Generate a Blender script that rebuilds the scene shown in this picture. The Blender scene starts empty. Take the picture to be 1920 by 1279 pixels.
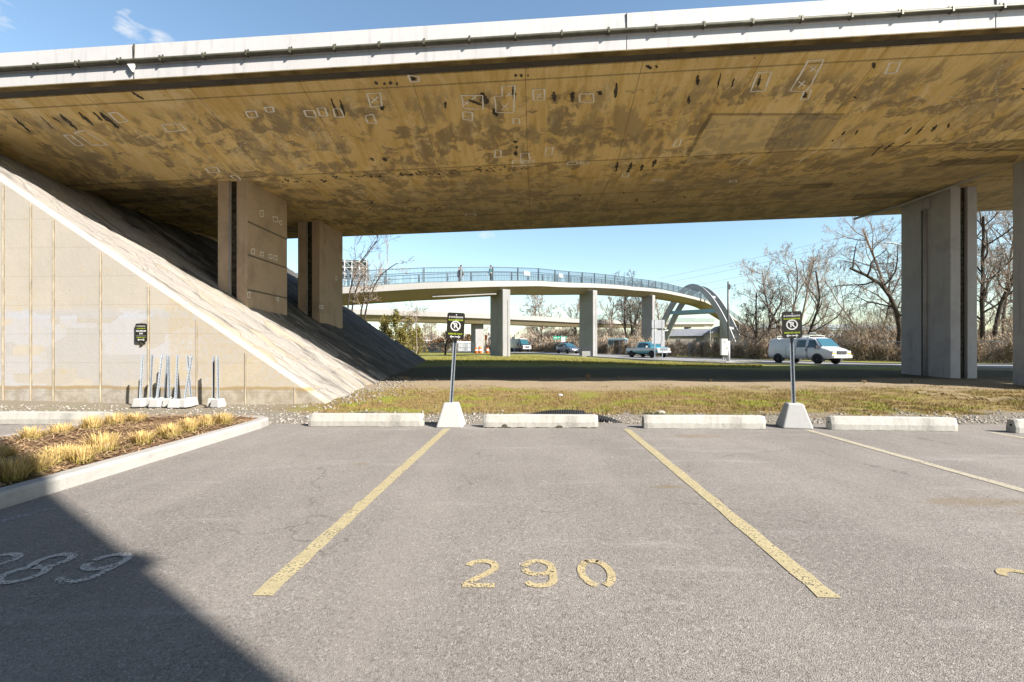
import bpy, bmesh, math, random
import numpy as np
from mathutils import Vector, Matrix, noise as mnoise

R = math.radians
SC = bpy.context.scene
COL = SC.collection
F = 853.0            # focal length in photo pixels (photo 1920 wide)
EYE = 1.15           # eye height above the parking lot

# ------------------------------------------------------------------ tagging
def tag(o, label=None, cat=None, group=None, kind=None):
    if label: o['label'] = label
    if cat: o['category'] = cat
    if group: o['group'] = group
    if kind: o['kind'] = kind
    return o

def empty(name, loc=(0, 0, 0), rz=0.0, label=None, cat=None, group=None):
    o = bpy.data.objects.new(name, None)
    COL.objects.link(o)
    o.location = loc
    o.rotation_euler = (0, 0, rz)
    o.empty_display_size = 0.2
    return tag(o, label, cat, group)

def dup(root, loc=None, rz=None, label=None, group=None):
    kids = {}
    for o in COL.objects:
        if o.parent is not None:
            kids.setdefault(o.parent, []).append(o)
    def rec(o, parent):
        c = o.copy()
        COL.objects.link(c)
        c.parent = parent
        for ch in kids.get(o, []):
            rec(ch, c)
        return c
    r = rec(root, root.parent)
    if loc is not None: r.location = loc
    if rz is not None: r.rotation_euler = (r.rotation_euler[0], r.rotation_euler[1], rz)
    if label: r['label'] = label
    if group: r['group'] = group
    return r

# ------------------------------------------------------------------ node materials
class NM:
    def __init__(s, name, rough=0.85, spec=0.25, metallic=0.0):
        s.m = bpy.data.materials.new(name)
        s.m.use_nodes = True
        s.t = s.m.node_tree
        s.b = s.t.nodes['Principled BSDF']
        s.b.inputs['Roughness'].default_value = rough
        s.b.inputs['Metallic'].default_value = metallic
        s.b.inputs['Specular IOR Level'].default_value = spec
        tc = s.t.nodes.new('ShaderNodeTexCoord')
        s.obj = tc.outputs['Object']
        g = s.t.nodes.new('ShaderNodeNewGeometry')
        s.pos = g.outputs['Position']
        oi = s.t.nodes.new('ShaderNodeObjectInfo')
        s.rnd = oi.outputs['Random']
    def put(s, sock, val):
        if isinstance(val, bpy.types.NodeSocket): s.t.links.new(val, sock)
        elif isinstance(val, (tuple, list)):
            sock.default_value = tuple(val) + (1.0,) if (len(val) == 3 and sock.type == 'RGBA') else tuple(val)
        else: sock.default_value = val
    def math(s, op, a, b=0.0, c=0.0, clamp=False):
        n = s.t.nodes.new('ShaderNodeMath'); n.operation = op; n.use_clamp = clamp
        s.put(n.inputs[0], a); s.put(n.inputs[1], b); s.put(n.inputs[2], c)
        return n.outputs[0]
    def mapping(s, vec, scale=(1, 1, 1), loc=(0, 0, 0), rot=(0, 0, 0)):
        n = s.t.nodes.new('ShaderNodeMapping')
        s.put(n.inputs['Vector'], vec)
        n.inputs['Scale'].default_value = scale
        n.inputs['Location'].default_value = loc
        n.inputs['Rotation'].default_value = rot
        return n.outputs[0]
    def noise(s, vec, scale, detail=4, rough=0.55, dist=0.0):
        n = s.t.nodes.new('ShaderNodeTexNoise')
        s.put(n.inputs['Vector'], vec)
        n.inputs['Scale'].default_value = scale
        n.inputs['Detail'].default_value = detail
        n.inputs['Roughness'].default_value = rough
        n.inputs['Distortion'].default_value = dist
        return n.outputs['Fac']
    def voro(s, vec, scale, feature='F1', metric='EUCLIDEAN', out='Distance', rand=1.0):
        n = s.t.nodes.new('ShaderNodeTexVoronoi')
        n.feature = feature
        if feature not in ('DISTANCE_TO_EDGE', 'N_SPHERE_RADIUS'): n.distance = metric
        s.put(n.inputs['Vector'], vec)
        n.inputs['Scale'].default_value = scale
        n.inputs['Randomness'].default_value = rand
        return n.outputs[out]
    def ramp(s, fac, lo, hi):
        n = s.t.nodes.new('ShaderNodeMapRange')
        n.interpolation_type = 'SMOOTHSTEP'
        s.put(n.inputs[0], fac)
        n.inputs[1].default_value = lo; n.inputs[2].default_value = hi
        n.inputs[3].default_value = 0; n.inputs[4].default_value = 1
        return n.outputs[0]
    def mix(s, fac, a, b, mode='MIX'):
        n = s.t.nodes.new('ShaderNodeMix'); n.data_type = 'RGBA'; n.blend_type = mode
        s.put(n.inputs[0], fac); s.put(n.inputs[6], a); s.put(n.inputs[7], b)
        return n.outputs[2]
    def sep(s, vec):
        n = s.t.nodes.new('ShaderNodeSeparateXYZ'); s.put(n.inputs[0], vec)
        return n.outputs[0], n.outputs[1], n.outputs[2]
    def color(s, c): s.put(s.b.inputs['Base Color'], c)
    def bump(s, h, strength=0.3, dist=0.01):
        n = s.t.nodes.new('ShaderNodeBump')
        n.inputs['Strength'].default_value = strength
        n.inputs['Distance'].default_value = dist
        s.put(n.inputs['Height'], h)
        s.t.links.new(n.outputs[0], s.b.inputs['Normal'])
    def line(s, x, x0, w, soft=0.3):
        # 1 within w of x0
        d = s.math('ABSOLUTE', s.math('SUBTRACT', x, x0))
        return s.math('SUBTRACT', 1.0, s.ramp(d, w * (1 - soft), w * (1 + soft)))

def simple(name, c, rough=0.6, spec=0.3, metallic=0.0, var=0.12, scale=6.0, bump=0.0, bscale=60):
    m = NM(name, rough, spec, metallic)
    f = m.noise(m.obj, scale, 5, 0.6)
    lo = tuple(x * (1 - var) for x in c); hi = tuple(min(1, x * (1 + var)) for x in c)
    m.color(m.mix(m.ramp(f, 0.3, 0.7), lo, hi))
    if bump: m.bump(m.noise(m.obj, bscale, 4, 0.6), bump, 0.01)
    return m.m

def concrete(name, c, dark=0.55, scale=1.2, fine=40, stain=0.5, bump=0.25, streak=False, pits=0.3):
    m = NM(name, 0.9, 0.15)
    big = m.noise(m.obj, scale, 6, 0.62, 0.4)
    mid = m.noise(m.obj, scale * 6, 5, 0.65)
    fin = m.noise(m.obj, fine, 3, 0.6)
    d = tuple(x * dark for x in c)
    col = m.mix(m.math('MULTIPLY', m.ramp(big, 0.45, 0.75), stain), c, d)
    col = m.mix(m.math('MULTIPLY', m.ramp(mid, 0.45, 0.8), 0.35), col, tuple(x * 0.75 for x in c))
    col = m.mix(m.math('MULTIPLY', m.ramp(fin, 0.35, 0.7), 0.25), col, tuple(min(1, x * 1.2) for x in c))
    if pits:
        v = m.voro(m.obj, fine * 0.5)
        p = m.math('MULTIPLY', m.math('SUBTRACT', 1.0, m.ramp(v, 0.06, 0.16)), m.ramp(mid, 0.5, 0.62))
        col = m.mix(m.math('MULTIPLY', p, pits), col, tuple(x * 0.3 for x in c))
    if streak:
        sv = m.mapping(m.obj, (3.5, 3.5, 0.25))
        st = m.ramp(m.noise(sv, 2.0, 5, 0.6), 0.52, 0.72)
        col = m.mix(m.math('MULTIPLY', st, 0.35), col, tuple(x * 0.5 for x in c))
    m.color(col)
    m.bump(m.math('ADD', mid, m.math('MULTIPLY', fin, 0.5)), bump, 0.01)
    return m.m

# ------------------------------------------------------------------ mesh builder
class MB:
    def __init__(s): s.v = []; s.f = []; s.mi = []; s.cur = 0
    def add(s, verts, faces):
        n = len(s.v); s.v.extend([tuple(p) for p in verts])
        for f in faces:
            s.f.append(tuple(i + n for i in f)); s.mi.append(s.cur)
    def hexa(s, p):      # 8 points: bottom 4 ccw, top 4 ccw
        s.add(p, [(3, 2, 1, 0), (4, 5, 6, 7), (0, 1, 5, 4), (1, 2, 6, 5), (2, 3, 7, 6), (3, 0, 4, 7)])
    def box(s, c, d, M=None):
        x, y, z = d[0] / 2, d[1] / 2, d[2] / 2
        p = [Vector(q) for q in ((-x, -y, -z), (x, -y, -z), (x, y, -z), (-x, y, -z), (-x, -y, z), (x, -y, z), (x, y, z), (-x, y, z))]
        if M is not None: p = [M @ q for q in p]
        s.hexa([q + Vector(c) for q in p])
    def bar(s, a, b, w, h=None, up=Vector((0, 0, 1))):
        a = Vector(a); b = Vector(b); d = (b - a).normalized(); h = h or w
        x = d.cross(up)
        if x.length < 1e-4: x = d.cross(Vector((0, 1, 0)))
        x.normalize(); y = x.cross(d)
        q = [(-1, -1), (1, -1), (1, 1), (-1, 1)]
        s.hexa([a + x * (i * w / 2) + y * (j * h / 2) for i, j in q] + [b + x * (i * w / 2) + y * (j * h / 2) for i, j in q])
    def tube(s, path, rad, n=8, cap=True):
        path = [Vector(p) for p in path]
        if not isinstance(rad, (list, tuple)): rad = [rad] * len(path)
        rings = []; base = len(s.v); x = None
        for i, p in enumerate(path):
            a = path[max(0, i - 1)]; b = path[min(len(path) - 1, i + 1)]
            d = (b - a)
            if d.length < 1e-9: d = Vector((0, 0, 1))
            d.normalize()
            if x is None:
                x = d.cross(Vector((0, 0, 1)))
                if x.length < 1e-3: x = d.cross(Vector((0, 1, 0)))
            else:
                x = x - d * x.dot(d)
                if x.length < 1e-4: x = d.cross(Vector((0.3, 1, 0.2)))
            x.normalize(); y = d.cross(x)
            for k in range(n):
                t = 2 * math.pi * k / n
                s.v.append(tuple(p + (x * math.cos(t) + y * math.sin(t)) * rad[i]))
        for i in range(len(path) - 1):
            for k in range(n):
                a = base + i * n + k; b = base + i * n + (k + 1) % n
                s.f.append((a, b, b + n, a + n)); s.mi.append(s.cur)
        if cap and n > 3:
            s.f.append(tuple(base + k for k in range(n - 1, -1, -1))); s.mi.append(s.cur)
            e = base + (len(path) - 1) * n
            s.f.append(tuple(e + k for k in range(n))); s.mi.append(s.cur)
    def lathe(s, prof, c=(0, 0, 0), axis='Z', n=20):
        base = len(s.v)
        for r, h in prof:
            for k in range(n):
                t = 2 * math.pi * k / n
                q = (r * math.cos(t), r * math.sin(t), h)
                if axis == 'Y': q = (q[0], q[2], q[1])
                if axis == 'X': q = (q[2], q[0], q[1])
                s.v.append((q[0] + c[0], q[1] + c[1], q[2] + c[2]))
        for i in range(len(prof) - 1):
            for k in range(n):
                a = base + i * n + k; b = base + i * n + (k + 1) % n
                s.f.append((a, b, b + n, a + n)); s.mi.append(s.cur)
        for e in (0, len(prof) - 1):
            s.f.append(tuple(base + e * n + k for k in range(n))); s.mi.append(s.cur)
    def prism(s, poly, vec):     # planar polygon (3D points) extruded by vec
        n = len(poly); vec = Vector(vec)
        p = [Vector(q) for q in poly]
        s.add(p + [q + vec for q in p], [tuple(range(n - 1, -1, -1)), tuple(range(n, 2 * n))] + [(i, (i + 1) % n, (i + 1) % n + n, i + n) for i in range(n)])
    def quad(s, a, b, c, d): s.add([a, b, c, d], [(0, 1, 2, 3)])
    def sweep(s, rings, closed=True, cap=True):
        n = len(rings[0]); base = len(s.v)
        for r in rings: s.v.extend([tuple(p) for p in r])
        for i in range(len(rings) - 1):
            for k in range(n if closed else n - 1):
                a = base + i * n + k; b = base + i * n + (k + 1) % n
                s.f.append((a, b, b + n, a + n)); s.mi.append(s.cur)
        if cap and closed:
            s.f.append(tuple(base + k for k in range(n - 1, -1, -1))); s.mi.append(s.cur)
            e = base + (len(rings) - 1) * n
            s.f.append(tuple(e + k for k in range(n))); s.mi.append(s.cur)
    def build(s, name, mats, parent=None, smooth=False, fix=True, bevel=0.0):
        me = bpy.data.meshes.new(name)
        me.from_pydata(s.v, [], s.f)
        if not isinstance(mats, (list, tuple)): mats = [mats]
        for m in mats: me.materials.append(m)
        me.polygons.foreach_set('material_index', s.mi)
        if fix:
            bm = bmesh.new(); bm.from_mesh(me)
            bmesh.ops.recalc_face_normals(bm, faces=bm.faces)
            bm.to_mesh(me); bm.free()
        if smooth: me.polygons.foreach_set('use_smooth', [True] * len(me.polygons))
        me.update()
        o = bpy.data.objects.new(name, me)
        COL.objects.link(o)
        if parent: o.parent = parent
        if bevel:
            b = o.modifiers.new('bevel', 'BEVEL'); b.width = bevel; b.segments = 2; b.limit_method = 'ANGLE'; b.angle_limit = R(35)
        return o

def np_mesh(name, verts, faces, mats, parent=None, smooth=False):
    """fast mesh of equal-size faces; verts (n,3), faces (m,k)"""
    verts = np.asarray(verts, dtype=np.float32); faces = np.asarray(faces, dtype=np.int32)
    me = bpy.data.meshes.new(name)
    me.vertices.add(len(verts)); me.vertices.foreach_set('co', verts.ravel())
    m, k = faces.shape
    me.loops.add(m * k); me.loops.foreach_set('vertex_index', faces.ravel())
    me.polygons.add(m)
    me.polygons.foreach_set('loop_start', np.arange(0, m * k, k, dtype=np.int32))
    me.polygons.foreach_set('loop_total', np.full(m, k, dtype=np.int32))
    if not isinstance(mats, (list, tuple)): mats = [mats]
    for q in mats: me.materials.append(q)
    if smooth: me.polygons.foreach_set('use_smooth', np.ones(m, dtype=bool))
    me.update(calc_edges=True)
    o = bpy.data.objects.new(name, me); COL.objects.link(o)
    if parent: o.parent = parent
    return o

def interp(x, pts):
    xs, ys = zip(*pts)
    return float(np.interp(x, xs, ys))

def text_mesh(txt, size, name, material, parent, loc, rot=(0, 0, 0), bold=0.0, sx=1.0):
    c = bpy.data.curves.new('txt', 'FONT'); c.body = txt; c.size = size
    c.align_x = 'CENTER'; c.align_y = 'CENTER'; c.offset = bold; c.resolution_u = 3
    o = bpy.data.objects.new('txt', c); COL.objects.link(o)
    dg = bpy.context.evaluated_depsgraph_get()
    me = bpy.data.meshes.new_from_object(o.evaluated_get(dg))
    bpy.data.objects.remove(o); bpy.data.curves.remove(c)
    me.materials.clear(); me.materials.append(material)
    r = bpy.data.objects.new(name, me); COL.objects.link(r)
    r.parent = parent; r.location = loc; r.rotation_euler = rot; r.scale = (sx, 1, 1)
    return r

# ------------------------------------------------------------------ camera, sun, sky
cam = bpy.data.cameras.new('camera'); cam.sensor_width = 36; cam.lens = 36 * F / 1920
cam.clip_start = 0.05; cam.clip_end = 6000
cam.shift_y = 21.5 / 1920
co = bpy.data.objects.new('camera', cam); COL.objects.link(co)
co.location = (0, 0, EYE); co.rotation_euler = (R(90), 0, 0)
SC.camera = co

SUNV = Vector((-1.10, 0.79, -1.0)).normalized()
sl = bpy.data.lights.new('sun', 'SUN'); sl.energy = 5.0; sl.angle = R(0.6); sl.color = (1.0, 0.94, 0.87)
so = bpy.data.objects.new('sun', sl); COL.objects.link(so)
so.rotation_euler = SUNV.to_track_quat('-Z', 'Y').to_euler(); so.location = (20, -20, 30)
W = bpy.data.worlds.new('World'); SC.world = W; W.use_nodes = True
wt = W.node_tree
bg = wt.nodes['Background']
sky = wt.nodes.new('ShaderNodeTexSky'); sky.sky_type = 'NISHITA'; sky.sun_disc = False
sky.sun_elevation = math.asin(-SUNV.z)
sky.sun_rotation = math.atan2(-SUNV.x, -SUNV.y)
sky.air_density = 1.25; sky.dust_density = 0.5; sky.ozone_density = 1.0; sky.altitude = 50
bg.inputs['Strength'].default_value = 0.065
tcw = wt.nodes.new('ShaderNodeTexCoord')
mp = wt.nodes.new('ShaderNodeMapping'); mp.inputs['Scale'].default_value = (1.0, 1.0, 3.2)
wt.links.new(tcw.outputs['Generated'], mp.inputs['Vector'])
cn = wt.nodes.new('ShaderNodeTexNoise'); cn.inputs['Scale'].default_value = 17.0; cn.inputs['Detail'].default_value = 8
cn.inputs['Roughness'].default_value = 0.62; cn.inputs['Distortion'].default_value = 0.5
wt.links.new(mp.outputs[0], cn.inputs['Vector'])
def wmath(op, a, b=0.0, clamp=False):
    n = wt.nodes.new('ShaderNodeMath'); n.operation = op; n.use_clamp = clamp
    for i, q in enumerate((a, b)):
        if isinstance(q, bpy.types.NodeSocket): wt.links.new(q, n.inputs[i])
        else: n.inputs[i].default_value = q
    return n.outputs[0]
def cloud_patch(d, rad):
    n = wt.nodes.new('ShaderNodeVectorMath'); n.operation = 'DISTANCE'
    wt.links.new(tcw.outputs['Generated'], n.inputs[0]); n.inputs[1].default_value = Vector(d).normalized()
    return wmath('SUBTRACT', 1.0, wmath('DIVIDE', n.outputs['Value'], rad), True)
def pix(u, v): return ((u - 960) / F, 1.0, (661 - v) / F)
pm = None
for (u, v, r) in ((240, 56, .04), (300, 74, .028), (8, 38, .04), (905, 438, .036)):
    q = cloud_patch(pix(u, v), r)
    pm = q if pm is None else wmath('MAXIMUM', pm, q)
cf = wmath('MULTIPLY', wmath('SUBTRACT', wmath('ADD', cn.outputs['Fac'], wmath('MULTIPLY', pm, 0.34)), 0.70, True), 4.0, True)
cf = wmath('MULTIPLY', cf, wmath('MULTIPLY', pm, 3.0, True), True)
cf = wmath('MULTIPLY', cf, 0.8)
mx = wt.nodes.new('ShaderNodeMix'); mx.data_type = 'RGBA'
tn = wt.nodes.new('ShaderNodeMix'); tn.data_type = 'RGBA'; tn.blend_type = 'MULTIPLY'; tn.inputs[0].default_value = 1.0
wt.links.new(sky.outputs[0], tn.inputs[6]); tn.inputs[7].default_value = (1.12, 1.22, 1.24, 1)
wt.links.new(cf, mx.inputs[0]); wt.links.new(tn.outputs[2], mx.inputs[6]); mx.inputs[7].default_value = (5.5, 5.6, 5.8, 1)
wt.links.new(mx.outputs[2], bg.inputs['Color'])

SC.view_settings.view_transform = 'Standard'; SC.view_settings.look = 'None'
SC.view_settings.exposure = 1.45; SC.view_settings.gamma = 1.0
SC.render.engine = 'CYCLES'
SC.cycles.max_bounces = 10; SC.cycles.diffuse_bounces = 6; SC.cycles.transparent_max_bounces = 12
SC.cycles.use_denoising = True

# ------------------------------------------------------------------ terrain
ZL = [(-999, -.03), (7.25, -.03), (7.4, .0), (9, .05), (11, .12), (14, .24), (18, .36), (27, .62), (44, .78), (58, .85), (72, .95), (92, 1.28), (120, 1.7), (160, 2.1), (260, 2.5), (5000, 2.5)]
ZR = [(-999, -.03), (7.25, -.03), (7.4, .0), (9, .05), (11, .12), (14, .24), (18, .32), (25, .36), (30, .30), (36, .22), (45, .35), (52, .48), (72, .93), (92, 1.28), (120, 1.7), (160, 2.1), (260, 2.5), (5000, 2.5)]
def gz(x, y):
    a = interp(y, ZL); b = interp(y, ZR)
    t = min(1, max(0, (x - 1) / 12.0)); t = t * t * (3 - 2 * t)
    return a + (b - a) * t
def gzn(x, y):
    z = gz(x, y)
    if y > 7.5 and y < 60:
        k = min(1, (y - 7.5) / 1.5)
        z += k * (0.05 * (mnoise.noise((x * .35, y * .35, 1)) ) + 0.02 * mnoise.noise((x * 1.7, y * 1.7, 4)))
    return z

# ground material (world position zones)
def ground_mat():
    m = NM('ground_turf', 0.95, 0.1)
    x, y, z = m.sep(m.pos)
    p2 = m.mapping(m.pos, (1, 1, 0))
    warp = m.math('MULTIPLY', m.math('SUBTRACT', m.noise(p2, 0.7, 5, 0.65), 0.5), 3.2)
    yw = m.math('ADD', y, warp)
    n1 = m.noise(p2, 1.3, 5, 0.65); n2 = m.noise(p2, 7.0, 5, 0.7); n3 = m.noise(p2, 38, 4, 0.7)
    straw = m.mix(m.ramp(n2, .35, .65), (.24, .175, .07), (.115, .082, .038))
    green = m.mix(m.ramp(n2, .3, .7), (.135, .15, .022), (.215, .20, .045))
    dirt_shade = m.mix(m.ramp(n3, .3, .7), (.20, .155, .105), (.30, .24, .17))
    grav = m.mix(m.ramp(n3, .35, .65), (.085, .07, .05), (.26, .235, .20))
    gmask = m.math('MULTIPLY', m.ramp(n1, .47, .66), m.math('SUBTRACT', 1.0, m.math('MULTIPLY', m.ramp(x, 6, 14), .75)))
    turf = m.mix(gmask, straw, green)
    fargreen = m.mix(m.ramp(n1, .3, .7), (.13, .145, .028), (.215, .18, .06))
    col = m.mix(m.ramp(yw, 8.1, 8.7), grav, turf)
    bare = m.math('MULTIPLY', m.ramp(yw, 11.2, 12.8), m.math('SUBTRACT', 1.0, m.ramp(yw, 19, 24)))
    col = m.mix(m.math('MULTIPLY', bare, .85), col, dirt_shade)
    sod = m.mix(m.ramp(n2, .35, .65), (.05, .052, .03), (.085, .075, .05))  # sod darkened to deepen the shadow under the deck
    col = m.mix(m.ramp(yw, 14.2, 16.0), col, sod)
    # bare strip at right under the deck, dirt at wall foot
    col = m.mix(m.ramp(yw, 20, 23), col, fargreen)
    lf = m.math('SUBTRACT', 1.0, m.ramp(m.math('ADD', x, m.math('MULTIPLY', warp, .5)), -5.0, -3.6))
    nearwall = m.math('MULTIPLY', lf, m.math('SUBTRACT', 1.0, m.ramp(y, 10, 12)))
    col = m.mix(m.math('MULTIPLY', nearwall, .8), col, m.mix(m.ramp(n3, .35, .65), (.12, .10, .075), (.26, .235, .195)))
    col = m.mix(m.math('MULTIPLY', m.ramp(n3, .5, .75), .35), col, (.05, .04, .02))
    far = m.ramp(y, 110, 200)
    col = m.mix(far, col, (.12, .09, .055))
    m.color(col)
    m.bump(m.math('ADD', n3, n2), 0.6, 0.03)
    return m.m
M_ground = ground_mat()

def make_ground():
    ys = list(np.concatenate([[-1500, -400, -100, -30, -10, 0, 5, 7.0, 7.25], np.arange(7.4, 16, .16), np.arange(16, 40, .5), np.arange(40, 130, 2.0), np.arange(130, 300, 20), [400, 700, 1200, 2500]]))
    xs = list(np.concatenate([[-2500, -900, -400, -200, -120], np.arange(-80, -14, 4), np.arange(-14, 18, .25), np.arange(18, 60, 1.5), np.arange(60, 130, 10), [160, 250, 450, 900, 2500]]))
    V = np.array([(x, y, gzn(x, y)) for y in ys for x in xs])
    nx, ny = len(xs), len(ys)
    i, j = np.meshgrid(np.arange(nx - 1), np.arange(ny - 1)); a = (j * nx + i).ravel()
    Fc = np.stack([a, a + 1, a + nx + 1, a + nx], 1)
    o = np_mesh('ground', V, Fc, M_ground, smooth=True)
    return tag(o, 'grassy and bare ground rising gently behind the parking stalls', kind='structure')
make_ground()

# asphalt
def asphalt_mat(name, c=(.192, .172, .153), stains=True):
    m = NM(name, 0.88, 0.25)
    p = m.mapping(m.pos, (1, 1, 0))
    big = m.noise(p, 0.55, 6, 0.6, .3); mid = m.noise(p, 3.2, 5, 0.65)
    agg = m.voro(p, 210, out='Color'); aggd = m.voro(p, 190)
    fine = m.noise(p, 240, 2, 0.6)
    ax, ay, az = m.sep(agg)
    a2x, a2y, a2z = m.sep(m.voro(p, 95, out='Color'))
    col = m.mix(m.ramp(big, .3, .7), tuple(x * .84 for x in c), tuple(x * 1.1 for x in c))
    col = m.mix(m.math('MULTIPLY', m.ramp(mid, .5, .75), .3), col, tuple(x * .72 for x in c))
    col = m.mix(m.math('MULTIPLY', m.ramp(ax, .80, .98), .42), col, (.36, .34, .31))
    col = m.mix(m.math('MULTIPLY', m.ramp(ay, .72, .95), .6), col, (.085, .075, .065))
    col = m.mix(m.math('MULTIPLY', m.ramp(fine, .55, .75), .35), col, (.08, .075, .07))
    col = m.mix(m.math('MULTIPLY', m.ramp(a2x, .74, .92), .48), col, (.07, .062, .055)); col = m.mix(m.math('MULTIPLY', m.ramp(a2y, .82, .96), .30), col, (.40, .37, .33))
    if stains:
        sx, sy, sz = m.sep(m.pos)
        for (px, py, rx, ry) in ((2.55, 6.25, .35, .14), (4.2, 3.25, .55, .18), (3.6, 3.5, .5, .12), (-1.55, 4.7, .10, .06), (1.35, 3.9, .12, .06)):
            dx = m.math('DIVIDE', m.math('SUBTRACT', m.math('ADD', sx, m.math('MULTIPLY', m.math('SUBTRACT', mid, .5), .5)), px), rx); dy = m.math('DIVIDE', m.math('SUBTRACT', sy, py), ry)
            r2 = m.math('ADD', m.math('MULTIPLY', dx, dx), m.math('MULTIPLY', dy, dy))
            r2 = m.math('ADD', r2, m.math('MULTIPLY', m.math('SUBTRACT', m.noise(p, 14, 6, .75), .5), 4.5))
            k = m.math('SUBTRACT', 1.0, m.ramp(r2, .2, 1.2))
            col = m.mix(m.math('MULTIPLY', k, .5), col, (.15, .105, .05))
        pit = m.voro(p, 46); pm_ = m.math('MULTIPLY', m.math('SUBTRACT', 1.0, m.ramp(pit, .05, .14)), m.ramp(mid, .42, .6))
        col = m.mix(m.math('MULTIPLY', pm_, .75), col, (.05, .045, .04))
        cwv = m.t.nodes.new('ShaderNodeVectorMath'); cwv.operation = 'ADD'; m.put(cwv.inputs[0], p)
        cwc = m.t.nodes.new('ShaderNodeCombineXYZ'); m.put(cwc.inputs[0], m.math('MULTIPLY', mid, .5)); m.put(cwc.inputs[1], m.math('MULTIPLY', big, 1.5)); m.put(cwv.inputs[1], cwc.outputs[0])
        ce = m.voro(cwv.outputs[0], .42, 'DISTANCE_TO_EDGE')
        ck = m.math('MULTIPLY', m.math('SUBTRACT', 1.0, m.ramp(ce, .0012, .0045)), m.ramp(m.noise(p, .9, 3, .6), .50, .62))
        col = m.mix(m.math('MULTIPLY', ck, .65), col, (.06, .055, .05))
        lane = m.ramp(m.noise(m.mapping(m.pos, (1.3, .18, 0)), 1.0, 4, .6), .45, .68)
        col = m.mix(m.math('MULTIPLY', lane, .28), col, tuple(x * 1.3 for x in c))
        dk = m.ramp(m.noise(m.mapping(m.pos, (.9, .5, 0), (4, 7, 0)), 1.0, 5, .65), .52, .72)
        col = m.mix(m.math('MULTIPLY', dk, .3), col, tuple(x * .66 for x in c))
        # tyre-worn pale arcs
        st = m.mapping(m.pos, (.35, 2.0, 0), rot=(0, 0, R(-18)))
        col = m.mix(m.math('MULTIPLY', m.ramp(m.noise(st, 1.4, 5, .6), .56, .72), .35), col, (.31, .29, .27))
    m.color(col)
    m.bump(m.math('ADD', m.math('MULTIPLY', aggd, 1.0), m.math('MULTIPLY', fine, .4)), 0.55, 0.006)
    return m.m
M_asph = asphalt_mat('asphalt')
M_road = asphalt_mat('road_asphalt', (.22, .215, .21), False)

mb = MB()
mb.add([(-45, -14, 0), (45, -14, 0), (45, 6.9, 0), (9, 7.2, 0), (3, 7.3, 0), (-4, 7.35, 0), (-45, 7.6, 0)], [(0, 1, 2, 3, 4, 5, 6)])
lot = tag(mb.build('parking_lot', M_asph, fix=False), 'grey asphalt parking lot with worn yellow stall lines', kind='structure')

def paint_mat(name, c, wear):
    m = NM(name, 0.85, 0.2)
    p = m.mapping(m.pos, (1, 1, 0))
    n1 = m.noise(p, 75, 4, .7); n2 = m.noise(p, 6, 5, .65); ag = m.voro(p, 110, out='Color'); r_, g_, b_ = m.sep(ag)
    ce = m.voro(p, 13, 'DISTANCE_TO_EDGE')
    m.color(m.mix(m.ramp(n2, .3, .7), tuple(x * .78 for x in c), c))
    w_ = m.math('ADD', m.math('ADD', m.math('MULTIPLY', n1, .6), m.math('MULTIPLY', n2, .5)), m.math('MULTIPLY', r_, .25))
    k = m.math('MAXIMUM', m.ramp(w_, wear, wear + .10), m.math('MULTIPLY', m.math('SUBTRACT', 1.0, m.ramp(ce, .006, .02)), m.ramp(n1, .50, .62)))
    m.put(m.b.inputs['Alpha'], m.math('SUBTRACT', 1.0, m.math('MULTIPLY', k, .92)))
    return m.m
M_paint = paint_mat('line_paint', (.36, .305, .18), .735)
M_paintf = paint_mat('far_line_paint', (.37, .33, .25), .73)
M_num = paint_mat('number_paint', (.38, .31, .175), .715)
M_num2 = paint_mat('worn_number_paint', (.52, .48, .43), .69)

def gpt(u, v, z=0.0):
    Y = F * (EYE - z) / (v - 661); return Vector(((u - 960) / F * Y, Y, z))
def stripe(a, b, w, mat, jit=0.006, seed=0):
    rnd = random.Random(seed); a = Vector(a); b = Vector(b); d = (b - a).normalized(); n = Vector((d.y, -d.x, 0))
    mb = MB(); k = 40; L = []; Rr = []
    for i in range(k + 1):
        p = a.lerp(b, i / k)
        L.append(p - n * (w / 2 + rnd.uniform(-jit, jit))); Rr.append(p + n * (w / 2 + rnd.uniform(-jit, jit)))
    for i in range(k): mb.quad(L[i], Rr[i], Rr[i + 1], L[i + 1])
    return mb.build('parking_line', mat, lot, fix=False)
LZ = Vector((0, 0, .004))
l1a, l1b = gpt(490, 1118), gpt(838, 804)
l2a, l2b = gpt(1556, 1122), gpt(1175, 805)
sp = (l2b.x - l1b.x)
stripe(l1a + LZ, l1b + LZ, .098, M_paint, seed=1)
stripe(l2a + LZ, l2b + LZ, .098, M_paint, seed=2)
l3b = gpt(1512, 806); stripe(Vector((l3b.x - .20, 2.1, .004)), l3b + LZ, .10, M_paintf, seed=3)
l4b = gpt(1858, 811); stripe(Vector((l4b.x - .20, 2.2, .004)), l4b + LZ, .10, M_paintf, seed=4)
stripe(gpt(-160, 1020) + LZ, gpt(98, 953) + LZ, .07, paint_mat('ghost_paint', (.36, .36, .36), .60), seed=5)

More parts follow.
